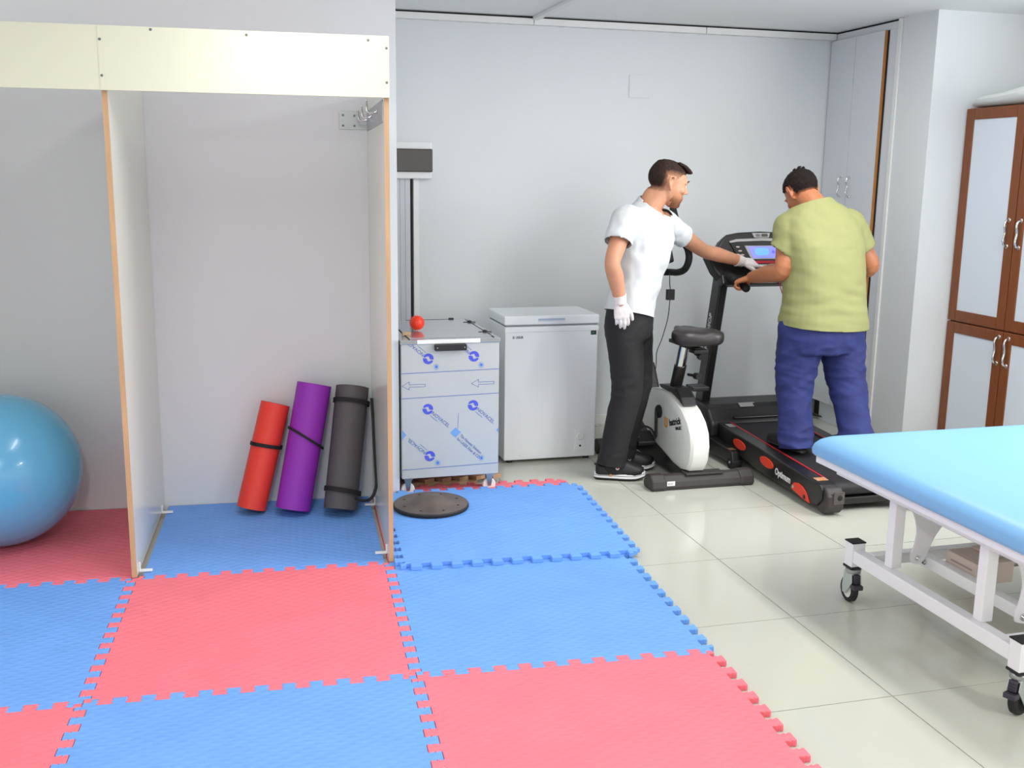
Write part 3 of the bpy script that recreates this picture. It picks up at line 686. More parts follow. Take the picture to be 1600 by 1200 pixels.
for sx in (-1, 1):
    x = 1.01 + sx * .215
    a = MB().tube(catmull([(x + sx * .04, .985, 1.05), (x + sx * .02, .94, 1.035), (x, .90, 1.018), (x, .85, 1.004), (x, .785, .990)], 5), [.026] * 9 + [.023] * 12, 16, round_=True).build('hand_grip', RUBBER, t, smooth=60)
mb = MB(); mb.tube(catmull([(1.075, .93, 1.012), (1.078, .90, .96), (1.078, .84, .90), (1.07, .72, .86), (1.06, .62, .845)], 6), .0028, 8).build('safety_cord', REDL, t, smooth=60)

# ------------------------------------------------------------------ exercise bike
BWH = mat('bike_white', (224, 226, 220), .35, coat=.2)
YEL = mat('logo_amber', (222, 152, 46), .5)
t = thing('exercise_bike', 'white and black upright exercise bike standing before the treadmill', 'exercise bike', (.39, .7, 0))
sb = MB().prism([(.352, .0), (.448, .0), (.462, .02), (.445, .062), (.42, .072), (.38, .072), (.350, .045), (.344, .02)], .165, .60, 'x').build('rear_stabilizer', GREYK, t, bevel=.004)
for x0, x1 in ((.094, .175), (.592, .672)):
    MB().prism([(.346, -.0), (.452, .0), (.468, .02), (.450, .067), (.42, .078), (.378, .078), (.344, .05), (.337, .02)], x0, x1, 'x').build('end_cap', GREYK, sb, bevel=.010, seg=3)
MB().box(.29, .362, .070, .505, .43, .079).build('mount_plate', GREYK, sb, bevel=.002)
MB().box(.178, .3455, .024, .222, .3475, .050, ).build('white_label', WPRINT, sb)
text('CE 11-F', .011, T(.182, .3450, .037) @ FACE_FRONT, BLACK, sb, squeeze=.8)
ROOT[t.name] = T(.42, .7, 0)      # shell and saddle sit a little to the left of the rear foot's middle
fs_ = MB().tube([(.12, 1.13, .045), (.66, 1.13, .045)], .036, 16).build('front_stabilizer', BLACK, t, smooth=40)
for x0, x1 in ((.10, .17), (.61, .68)): MB().tube([(x0, 1.13, .045), (x1, 1.13, .045)], .045, 16).build('end_cap', BLACK, fs_, smooth=40, bevel=.004)
body = [(1.09, .26), (1.085, .35), (1.04, .385), (.92, .425), (.76, .447), (.66, .446), (.58, .425), (.48, .385), (.41, .338), (.368, .285), (.352, .215), (.362, .14), (.395, .085), (.46, .072), (.56, .078), (.66, .10), (.80, .128), (.93, .165), (1.04, .215)]
def hring(k, inset):
    c = V((.7, .27)); return [(c + (V(p) - c) * (1 - inset)) for p in body]
mb = MB(); rings = []
for x, ins in ((.322, .22), (.327, .12), (.337, .03), (.352, 0), (.428, 0), (.443, .03), (.453, .12), (.458, .22)):
    rings.append([(x, p.x, p.y) for p in hring(0, ins)])
mb.loft(rings).build('housing', BWH, t, smooth=32)
# black main frame seen below and in front of the white shell
MB().prism([(1.15, .03), (1.05, .022), (.62, .022), (.44, .05), (.42, .075), (.56, .10), (.80, .15), (1.05, .235), (1.08, .28), (1.08, .40), (1.02, .425), (1.06, .455), (1.17, .42)], .335, .428, 'x').build('frame', BLACKS, t, bevel=.006)
MB().prism([(.80, .447), (.84, .462), (.72, .478), (.60, .486), (.535, .446), (.50, .402), (.56, .426), (.66, .449)], .346, .434, 'x').build('top_cover', BLACK, t, bevel=.012, seg=3)
cr = MB().lathe([(0, -.01), (.036, -.01), (.036, .006), (.03, .012), (0, .012)], 28, m=T(.318, .742, .328) @ RY(-pi / 2)).build('crank_boss', RUBBER, t, smooth=40)
MB().prism([(.728, .328), (.756, .328), (.746, .19), (.732, .183), (.721, .19)], .296, .307, 'x').build('crank_arm', BLACK, cr, bevel=.004)
pd = MB().box(-.052, -.05, -.012, .052, .05, .012, m=T(.235, .735, .185) @ RX(.5)).build('pedal', BLACK, t, bevel=.006)
MB().tube(catmull([(.185, .700, .195), (.195, .722, .235), (.235, .743, .248), (.275, .73, .23), (.285, .70, .185)], 5), .010, 8, flat=.3).build('pedal_strap', RUBBER, pd, smooth=60)
MB().tube([(.29, .735, .187), (.18, .735, .185)], .009, 10).build('spindle', STEEL, pd, smooth=60)
pd2 = MB().box(.49, .69, .44, .59, .79, .465).build('pedal', BLACK, t, bevel=.006)
MB().prism([(.728, .328), (.756, .328), (.750, .455), (.734, .455)], .468, .480, 'x').build('crank_arm', STEEL, t, bevel=.003)
MB().tube([(.39, .70, .465), (.39, .645, .60)], .034, 18, flat=.8).build('seat_sleeve', BLACK, t, smooth=40)
MB().tube([(.39, .655, .575), (.39, .607, .712)], .030, 20, flat=.75).build('seat_post', CHROME, t, smooth=40)
for p, q, r_, nm in (((.44, .655, .545), (.455, .55, .553), .018, 'post_knob'), ((.425, .55, .678), (.43, .48, .668), .017, 'slider_knob')):
    MB().tube([p, ((V(p) + V(q)) / 2), q], [.008, .008, .008], 10).tube([(V(p) * .35 + V(q) * .65), q], r_, 10).build(nm, RUBBER, t, smooth=40, bevel=.003)
MB().box(.365, .42, .708, .415, .76, .728).box(.374, .46, .728, .406, .60, .752).build('seat_slider', BLACK, t, bevel=.004)
MB().box(.35, .40, .70, .43, .47, .722).build('slider_cap', BLACK, t, bevel=.006)
# saddle: broad at the rear (toward the camera), nose toward the handlebar
mb = MB(); rings = []
for y, hw, z0, z1 in ((.342, .07, .758, .800), (.350, .112, .748, .815), (.385, .135, .745, .826), (.44, .134, .748, .828), (.49, .112, .752, .824), (.54, .078, .756, .822), (.59, .052, .758, .824), (.63, .038, .760, .822), (.648, .02, .768, .812)):
    R_ = []
    for k in range(24):
        a = 2 * pi * k / 24; cx = cos(a); sz = sin(a); ex = .55
        xx = hw * (abs(cx) ** ex) * (1 if cx > 0 else -1); zz = (abs(sz) ** ex) * (1 if sz > 0 else -1)
        zc = (z0 + z1) / 2; hh = (z1 - z0) / 2
        dip = -.008 * (1 - min(1, abs(xx) / .05)) if zz > 0 else 0
        R_.append((.372 + xx, y, zc + zz * hh + dip))
    rings.append(R_)
mb.loft(rings).build('seat', VINYLB, t, smooth=60)
MB().tube(catmull([(.39, 1.10, .40), (.39, 1.13, .62), (.39, 1.10, .90), (.39, 1.06, 1.12)], 5), .032, 16).build('front_mast', BLACKS, t, smooth=60)
MB().prism([(1.0, .39), (1.17, .36), (1.15, .52), (1.10, .54)], .345, .435, 'x').build('mast_boot', BLACK, t, bevel=.012, seg=3)
for sx in (-1, 1):
    def X(o): return .39 + sx * o
    MB().tube(catmull([(X(.0), 1.13, 1.05), (X(.07), 1.14, 1.05), (X(.125), 1.12, 1.052), (X(.14), 1.04, 1.058), (X(.14), .95, 1.085), (X(.14), .905, 1.14), (X(.14), .925, 1.195), (X(.14), 1.0, 1.24), (X(.14), 1.07, 1.31 if sx > 0 else 1.27), (X(.14), 1.15 if sx > 0 else 1.11, 1.41 if sx > 0 else 1.31)], 6), .0195, 14, round_=True).build('handlebar', RUBBER, t, smooth=60)
MB().prism([(1.00, 1.12), (1.08, 1.10), (1.15, 1.26), (1.10, 1.29)], .29, .49, 'x').build('bike_display', BLACK, t, bevel=.012, seg=3)
MB().tube(catmull([(.47, 1.02, 1.06), (.472, 1.02, 1.0), (.478, 1.02, .965)], 4), .003, 6).box(.455, 1.005, .905, .500, 1.03, .965).build('sensor_plug', BLACK, t, bevel=.003)
MB().tube(catmull([(.478, 1.02, .91), (.474, 1.03, .80), (.452, 1.05, .68), (.432, 1.07, .60), (.435, 1.08, .52), (.425, 1.08, .44)], 5), .0026, 6).build('sensor_cable', RUBBER, t, smooth=60)
LX = .3215
text('hattrick', .050, T(LX - .0012, .607, .294) @ FACE_LEFT @ RZ(radians(17)), BLACKS, t, squeeze=.95, bold=.0012)
text('MAGIC', .024, T(LX - .0012, .522, .283) @ FACE_LEFT @ RZ(radians(15)), BLACKS, t, squeeze=1.0, bold=.0006)
LGM = T(LX - .0008, .647, .285) @ FACE_LEFT
MB().prism(circ(0, -.004, .022, 16, pi, 2 * pi, False) + [(.022, .03), (.011, .03)] + circ(0, -.002, .011, 12, 2 * pi, pi, False) + [(-.011, .03), (-.022, .03)], -.0004, .0008, m=LGM).prism([(-.004, -.004), (.004, -.004), (.004, .03), (-.004, .03)], -.0004, .0008, m=LGM).build('logo', YEL, t)
ROOT[t.name] = T(.39, .7, 0)

# ------------------------------------------------------------------ treatment table
TBL = mat('table_vinyl_blue', (120, 174, 222), .42, bump=.02, scale=300)
BEDW = mat('table_white_paint', (226, 226, 230), .3, coat=.2)
BEDB = mat('box_beige', (196, 180, 170), .5)
t = thing('treatment_table', 'wide treatment table with light blue padded top and white steel frame on casters', 'treatment table', (1.2, -1.58, 0))
PX0, PX1, PY0, PY1 = .205, 2.2, -2.26, -.905
mb = MB(); rings = []
def prr(ins, r): return rrect(PX0 + ins, PY0 + ins, PX1 - ins, PY1 - ins, r, 8)
for z, ins, r in ((.532, .012, .03), (.540, .003, .04), (.556, 0, .045), (.575, .004, .05), (.592, .016, .055), (.604, .036, .06), (.611, .065, .06), (.614, .11, .06), (.616, .2, .06)):
    rings.append([(x, y, z) for x, y in prr(ins, r)])
mb.loft(rings).build('padded_top', TBL, t, smooth=60)
MB().box(PX0 + .025, PY0 + .02, .500, PX1 - .02, PY1 - .025, .533).build('top_board', BEDW, t, bevel=.004)
MB().box(PX0 + .085, PY0 + .08, .462, PX0 + .135, PY1 - .08, .500).box(PX1 - .11, PY0 + .06, .462, PX1 - .05, PY1 - .06, .500).box(PX0 + .135, PY0 + .08, .462, PX1 - .11, PY0 + .13, .500).box(PX0 + .135, PY1 - .13, .462, PX1 - .11, PY1 - .08, .500).build('top_frame', BEDW, t, bevel=.003)
BX0, BX1, BY0, BY1 = .29, 2.1, -2.02, -1.146
for x in (BX0, BX1):
    MB().box(x - .022, BY0, .168, x + .022, BY1, .218).build('side_bar', BEDW, t, bevel=.004)
    for y in (-1.345, -1.815):
        if x < 1:
            MB().box(.292, y - .02, .2175, .336, y + .02, .464).build('post', BEDW, t, bevel=.004)
    for y in (BY0, BY1):
        c = MB().box(x - .027, y - .025, .152, x + .027, y + .025, .244).build('corner_post', BEDW, t, bevel=.002)
        MB().box(x - .029, y - .027, .244, x + .029, y + .027, .249).build('rubber_cap', RUBBER, c, bevel=.001)
        MB().box(x - .029, y - .027, .143, x + .029, y + .027, .152).build('rubber_cap', RUBBER, c, bevel=.001)
        k = MB().lathe([(0, .122), (.027, .122), (.029, .128), (.029, .138), (.024, .143), (0, .143)], 24, m=T(x, y, 0)).build('caster', STEEL, t, smooth=40)
        d = 1 if y > -1.5 else -1
        P0 = [(-.03, .124), (.024, .124), (.030, .09), (-.012, .034), (-.034, .034), (-.040, .06)]
        RM = T(x, y, 0) @ RZ(radians(-95 if d > 0 else -160))
        MB().prism(P0, -.021, -.017, 'y', m=RM).prism(P0, .017, .021, 'y', m=RM).box(-.03, -.019, .118, .024, .019, .123, m=RM).build('fork', mat('caster_zinc', (188, 196, 194), .35, .6) if 'caster_zinc' not in MATS else MATS['caster_zinc'], k, bevel=.001)
        wm = RM @ T(-.018, 0, .0505) @ RX(pi / 2)
        MB().lathe([(.034, -.013), (.044, -.014), (.050, -.009), (.050, .009), (.044, .014), (.034, .013), (.034, -.013)], 32, m=wm).build('tyre', RUBBER, k, smooth=50)
        MB().lathe([(0, -.010), (.035, -.010), (.035, .010), (0, .010)], 28, m=wm).lathe([(0, -.014), (.008, -.014), (.008, .014), (0, .014)], 14, m=wm).build('wheel_hub', TRIMW, k, smooth=40)
        bk = MB().box(.004, -.013, .085, .024, .013, .118, m=RM @ T(.012, 0, .003) ).box(.018, -.019, .066, .050, .019, .084, m=RM).build('brake_pedal', mat('brake_dark', (52, 48, 60), .5) if 'brake_dark' not in MATS else MATS['brake_dark'], k, bevel=.003)
        for q in range(3): MB().box(.0355, -.011, .090 + q * .009, .0385, .011, .094 + q * .009, m=RM).build('rib', MATS['brake_dark'], k)
MB().box(.312, -1.235, .178, 2.08, -1.198, .220).box(.312, -1.955, .172, 2.08, -1.915, .214).build('long_bar', BEDW, t, bevel=.003)
ib = MB().box(.458, -1.92, .198, .500, -1.27, .240).build('lift_bar', BEDW, t, bevel=.003)
MB().box(.460, -1.2705, .200, .498, -1.2665, .238).box(.4575, -1.295, .199, .4585, -1.27, .239).build('rubber_cap', RUBBER, ib)
MB().lathe([(0, 0), (.011, 0), (.011, .006), (.006, .006), (.006, .012), (0, .012)], 6, m=T(.458, -1.335, .219) @ RY(-pi / 2)).build('pivot_bolt', CHROME, ib)
for y, sgn in ((-1.335, 1), (-1.862, 1)):
    arc = []
    L_ = catmull([V((.345, .463)), V((.388, .41)), V((.409, .345)), V((.403, .285)), V((.391, .25)), V((.396, .222))], 5)
    R_ = catmull([V((.432, .212)), V((.456, .24)), V((.487, .315)), V((.534, .372)), V((.60, .425)), V((.67, .463))], 5)
    MB().prism([tuple(p) for p in L_] + [tuple(p) for p in R_], y - .004, y + .004, 'y').build('gusset', BEDW, t, bevel=.001, seg=1)
    MB().lathe([(0, 0), (.012, 0), (.012, .006), (.007, .006), (.007, .013), (0, .013)], 12, m=T(.420, y - .004, .238) @ RX(pi / 2)).build('bolt', CHROME, t, smooth=40)
cb = MB().box(.502, -1.545, .205, .66, -1.385, .283).build('actuator_box', BEDB, t, bevel=.004, seg=3)
MB().box(.515, -1.535, .283, .60, -1.44, .2855).box(.60, -1.50, .283, .655, -1.395, .291).build('box_lid', BEDB, cb, bevel=.002)
for z in (.228, .255): MB().box(.4995, -1.525, z - .003, .5022, -1.415, z + .003).build('slot', mat('slot_grey', (150, 138, 130), .5) if 'slot_grey' not in MATS else MATS['slot_grey'], cb, bevel=.001)
MB().tube([(.66, -1.47, .25), (1.30, -1.47, .27)], .022, 16).tube([(1.28, -1.47, .27), (1.75, -1.47, .31)], .013, 14).build('actuator_rod', STEEL, t, smooth=40)
hel = []
for k in range(160): a = k * .42; hel.append((.62 + .0016 * k, -1.80 + .014 * cos(a), .215 + .014 * sin(a)))
MB().tube(hel, .0028, 6).build('coiled_cable', BEDB, t, smooth=60)
# ------------------------------------------------------------------ people
def remeshed(mb, voxel, smooth_it, fac=.5):
    """weld overlapping closed pieces into one continuous surface"""
    me = bpy.data.meshes.new('src'); me.from_pydata(mb.v, [], mb.f); me.update()
    bm = bmesh.new(); bm.from_mesh(me); bmesh.ops.recalc_face_normals(bm, faces=bm.faces); bm.to_mesh(me); bm.free()
    o = bpy.data.objects.new('src', me); COL.objects.link(o)
    r = o.modifiers.new('r', 'REMESH'); r.mode = 'VOXEL'; r.voxel_size = voxel
    if smooth_it:
        s = o.modifiers.new('s', 'SMOOTH'); s.iterations = smooth_it; s.factor = fac
    dg = bpy.context.evaluated_depsgraph_get(); dg.update()
    out = bpy.data.meshes.new_from_object(o.evaluated_get(dg))
    bpy.data.objects.remove(o); bpy.data.meshes.remove(me)
    return out

def place(me, name, mt, parent, label=None, solid=0, smooth=True):
    root = ROOT[parent.name]; me.transform(root.inverted())
    me.materials.clear()
    for q in (mt if isinstance(mt, (list, tuple)) else [mt]): me.materials.append(q)
    for p in me.polygons: p.use_smooth = smooth
    me.name = name
    o = bpy.data.objects.new(name, me); COL.objects.link(o); o.parent = parent; ROOT[o.name] = root
    if label: o['label'] = label
    if solid:
        sd = o.modifiers.new('solid', 'SOLIDIFY'); sd.thickness = solid; sd.offset = 1
    return o

def eject(me, fn):
    """displace along normals by fn(co, no)"""
    nn = [v.normal.copy() for v in me.vertices]
    for v, n in zip(me.vertices, nn): v.co = v.co + n * fn(v.co, n)
    me.update()

def cut(me, centre, rad, pts_normals, drop):
    """slice the mesh near a centre by planes, then drop the faces for which drop(centroid) holds"""
    bm = bmesh.new(); bm.from_mesh(me); c = V(centre)
    for p, n in pts_normals:
        fs = [f for f in bm.faces if (f.calc_center_median() - c).length < rad]
        ge = list({e for f in fs for e in f.edges}) + list({v for f in fs for v in f.verts}) + fs
        bmesh.ops.bisect_plane(bm, geom=ge, plane_co=p, plane_no=n, dist=1e-5)
    kill = [f for f in bm.faces if (f.calc_center_median() - c).length < rad and drop(f.calc_center_median())]
    bmesh.ops.delete(bm, geom=kill, context='FACES')
    bm.to_mesh(me); bm.free(); me.update()

def open_end(me, end, ax, rad=.10):
    """take away the flat cap at the end of a sleeve or leg"""
    bm = bmesh.new(); bm.from_mesh(me); bm.normal_update(); end = V(end)
    kill = [f for f in bm.faces if (f.calc_center_median() - end).length < rad and -.014 < (f.calc_center_median() - end).dot(ax) < .02 and ((f.calc_center_median() - end) - ax * (f.calc_center_median() - end).dot(ax)).length < rad * .78 and f.normal.dot(ax) > .70]
    bmesh.ops.delete(bm, geom=kill, context='FACES'); bm.to_mesh(me); bm.free(); me.update()

def sub_mesh(me, keep, thick):
    """copy of the faces for which keep(co) holds, lifted off the surface by thick(co)"""
    idx = {}; vs = []; fs = []
    for p in me.polygons:
        c = p.center
        if keep(c):
            f = []
            for i in p.vertices:
                if i not in idx:
                    v = me.vertices[i]; idx[i] = len(vs); vs.append(v.co + v.normal * thick(v.co, v.normal))
                f.append(idx[i])
            fs.append(f)
    out = bpy.data.meshes.new('sub'); out.from_pydata(vs, [], fs); out.update(); return out

def tint(me, fn):
    a = me.attributes.new('tint', 'FLOAT', 'POINT')
    for i, v in enumerate(me.vertices): a.data[i].value = min(1, max(0, fn(v.co)))
    return me

def hair_mat(name, dark, pale):
    """hair that thins out toward the skin where it is clipped short"""
    m = mat(name, dark, .8, bump=.9, scale=260, spec=.2); nt = m.node_tree; b = nt.nodes['Principled BSDF']
    at = nt.nodes.new('ShaderNodeAttribute'); at.attribute_name = 'tint'
    tc = nt.nodes.new('ShaderNodeTexCoord'); n = nt.nodes.new('ShaderNodeTexNoise'); n.inputs['Scale'].default_value = 190; n.inputs['Detail'].default_value = 3
    nt.links.new(tc.outputs['Object'], n.inputs['Vector'])
    ma = nt.nodes.new('ShaderNodeMath'); ma.operation = 'MULTIPLY_ADD'; ma.inputs[1].default_value = .45; ma.inputs[2].default_value = -.22
    ad = nt.nodes.new('ShaderNodeMath'); ad.operation = 'ADD'; ad.use_clamp = True
    nt.links.new(n.outputs['Fac'], ma.inputs[0]); nt.links.new(ma.outputs[0], ad.inputs[0]); nt.links.new(at.outputs['Fac'], ad.inputs[1])
    r = nt.nodes.new('ShaderNodeValToRGB'); r.color_ramp.elements[0].color = lin(pale); r.color_ramp.elements[1].color = lin(dark)
    nt.links.new(ad.outputs[0], r.inputs['Fac']); nt.links.new(r.outputs['Color'], b.inputs['Base Color'])
    return m

def sm(a, b, x):
    t = min(1, max(0, (x - a) / (b - a))); return t * t * (3 - 2 * t)

def ering(c, lat, dep, a, b, n=28, ex=1.0):
    c = V(c); R_ = []
    for k in range(n):
        t = 2 * pi * k / n; x = cos(t); y = sin(t)
        R_.append(c + lat * (a * abs(x) ** ex * (1 if x > 0 else -1)) + dep * (b * abs(y) ** ex * (1 if y > 0 else -1)))
    return R_

def head(mb, c, M):
    """head in its own frame: +x face, +y left ear, +z crown; M turns it, c is its centre"""
    X = T(*c) @ M.to_4x4()
    mb.ell((-.009, 0, .030), (.095, .077, .081), 32, 20, m=X)
    rings = []
    for z, cx, rx, ry in ((.055, .004, .088, .066), (.02, .008, .086, .068), (-.01, .014, .080, .067), (-.04, .022, .072, .063), (-.065, .030, .063, .057), (-.085, .040, .050, .047), (-.100, .050, .036, .034), (-.112, .056, .022, .020)):
        rings.append(ering((cx, 0, z), V((1, 0, 0)), V((0, 1, 0)), rx, ry, 28, .92))
    mb.loft(rings, True, X)
    mb.tube([(.086, 0, .022), (.098, 0, .0), (.110, 0, -.022)], [.0075, .0095, .0115], 12, round_=True, m=X)          # nose
    for s in (-1, 1):
        mb.ell((.100, s * .011, -.028), (.011, .0085, .0075), 12, 8, m=X)
        mb.tube([(.080, s * .050, .020), (.092, s * .030, .0265), (.094, s * .012, .022)], [.006, .0085, .006], 10, round_=True, m=X)   # brow
        mb.ell((.066, s * .042, -.022), (.024, .020, .018), 16, 10, m=X)      # cheek
        mb.ell((.0795, s * .032, .004), (.013, .0155, .010), 14, 10, m=X)     # lids
        # ear: bowl with a raised rim
        rim = [(-.002, s * .074, -.033), (-.006, s * .081, -.026), (-.017, s * .090, -.010), (-.027, s * .096, .010), (-.022, s * .095, .029), (-.005, s * .088, .034), (.006, s * .079, .022), (.002, s * .076, .008)]
        mb.tube(catmull(rim, 4), .0056, 8, round_=True, m=X)
        mb.ell((-.010, s * .076, .0), (.016, .0070, .026), 14, 10, m=X)
        mb.ell((-.001, s * .076, -.027), (.008, .006, .009), 10, 8, m=X)
    mb.tube([(.086, -.023, -.060), (.0945, -.010, -.057), (.096, 0, -.058), (.0945, .010, -.057), (.086, .023, -.060)], [.003, .0052, .005, .0052, .003], 10, round_=True, m=X)
    mb.tube([(.084, -.020, -.066), (.0925, -.008, -.069), (.0935, 0, -.070), (.0925, .008, -.069), (.084, .020, -.066)], [.003, .0058, .0062, .0058, .003], 10, round_=True, m=X)
    mb.ell((.076, 0, -.096), (.017, .020, .014), 14, 10, m=X)      # chin
    return X

def hand(mb, wrist, d, n, t, curl=(.25, .35, .3), spread=.10, sc=1.0, grow=0.0, thumb=(.65, .75, -.35), palm_only=False, fcurl=None):
    """palm, four fingers of unequal length and a thumb from the side of the palm. d along the hand, n out of its back, t toward the thumb"""
    wr = V(wrist); d = V(d).normalized(); n = V(n); n = (n - d * n.dot(d)).normalized(); t = V(t); t = (t - d * t.dot(d) - n * t.dot(n)).normalized()
    rings = []
    for s, wd, th, off in ((-.02, .026, .020, 0), (.0, .028, .019, 0), (.02, .034, .018, .001), (.045, .040, .0165, .002), (.07, .042, .0145, .001), (.088, .041, .012, 0), (.096, .036, .008, -.001)):
        rings.append(ering(wr + d * s * sc + t * off * sc, t, n, wd * sc + grow, th * sc + grow, 20, .85))
    mb.loft(rings)
    if palm_only: return
    for k, (off, ln, r, bs) in enumerate(((.031, .070, .0088, .088), (.0105, .079, .0092, .092), (-.0105, .073, .0088, .089), (-.030, .057, .0078, .080))):
        cv = fcurl[k] if fcurl else curl
        p = wr + d * (bs - .022) * sc + t * off * sc * .95
        f = (d + t * (off * spread * 30 * .25)).normalized(); pts = [p.copy()]; p = wr + d * bs * sc + t * off * sc; pts.append(p.copy()); ang = 0
        for frac, a in zip((.45, .31, .24), cv):
            ang += a; dr = f * cos(ang) - n * sin(ang)
            p = p + dr * ln * frac * sc; pts.append(p.copy())
        R_ = [r * sc + grow, r * sc * 1.04 + grow, r * sc * .95 + grow, r * sc * .88 + grow, r * sc * .74 + grow]
        mb.tube(pts, R_, 12, round_=True)
    p = wr + d * .022 * sc + t * .022 * sc - n * .004 * sc; a = (d * thumb[0] + t * thumb[1] + n * thumb[2]).normalized()
    b = (d * (thumb[0] + .55) + t * thumb[1] * .35 + n * (thumb[2] - .1)).normalized()
    q = p + a * .045 * sc; r2 = q + (a * .6 + b * .4).normalized() * .032 * sc; s2 = r2 + b * .026 * sc
    mb.tube([p, q, r2, s2], [.0145 * sc + grow, .0118 * sc + grow, .0102 * sc + grow, .0082 * sc + grow], 12, round_=True)

def sleeve(mb, pts, rs, n=26): mb.tube(catmull(pts, 5), interp(rs, len(pts), 5), n)
def limb(mb, pts, rs, n=18): mb.tube(catmull(pts, 5), interp(rs, len(pts), 5), n, round_=True)
def interp(rs, k, m):
    out = []
    for i in range(k - 1):
        for j in range(m): out.append(rs[i] + (rs[i + 1] - rs[i]) * j / m)
    return out + [rs[-1]]

SKIN1 = mat('skin_light', (206, 148, 116), .5, sss=.08, vary=.06, vscale=30, bump=.03, scale=300)
SKIN2 = mat('skin_tan', (186, 118, 80), .5, sss=.08, vary=.08, vscale=30, bump=.03, scale=300)
HAIR1 = hair_mat('hair_brown', (44, 32, 27), (196, 142, 112))
HAIR2 = hair_mat('hair_black', (24, 19, 18), (168, 106, 72))
BEARD = hair_mat('beard_stubble', (112, 70, 46), (204, 146, 112))
EYEW = mat('eye_white', (228, 222, 214), .25); EYEB = mat('eye_iris', (60, 42, 30), .2)
BROW = mat('eyebrow_hair', (62, 44, 34), .8)
LIP = mat('lip', (182, 104, 92), .5)
COTW = mat('cotton_white', (208, 212, 214), .8, bump=.10, scale=420)
COTG = mat('cotton_green', (148, 150, 98), .82, bump=.10, scale=420, vary=.05, vscale=7)
JBLK = mat('jeans_black', (28, 26, 28), .75, bump=.12, scale=500)
JBLU = mat('jeans_blue', (40, 50, 112), .8, bump=.15, scale=480, vary=.22, vscale=9)
GLOVE = mat('glove_latex', (232, 224, 222), .5, bump=.12, scale=120, sss=.05, vary=.05, vscale=40)
CLOGB = mat('clog_black', (24, 24, 25), .5); CLOGW = mat('clog_white', (234, 236, 238), .5)
RZ3 = lambda a: Matrix.Rotation(a, 3, 'Z'); RY3 = lambda a: Matrix.Rotation(a, 3, 'Y'); RX3 = lambda a: Matrix.Rotation(a, 3, 'X')

def face_parts(me_body, X, parent, gaze=0):
    for s in (-1, 1):
        e = MB().ell((.0815, s * .032, .003), (.0118, .0118, .0118), 16, 12, m=X).build('eye', EYEW, parent, smooth=180)
        MB().ell((.0918, s * .032 + gaze, .003), (.0022, .0052, .0052), 14, 8, m=X).build('iris', EYEB, e, smooth=180)
        MB().tube([(.086, s * .050, .026), (.0985, s * .032, .034), (.1015, s * .014, .0295)], [.0022, .0042, .003], 8, flat=.8, round_=True, m=X).build('eyebrow', BROW, parent, smooth=180)

def folds(amp, sx, sy, sz, seed):
    def f(co, no): return amp * noise.noise((co.x * sx + seed, co.y * sy, co.z * sz))
    return f

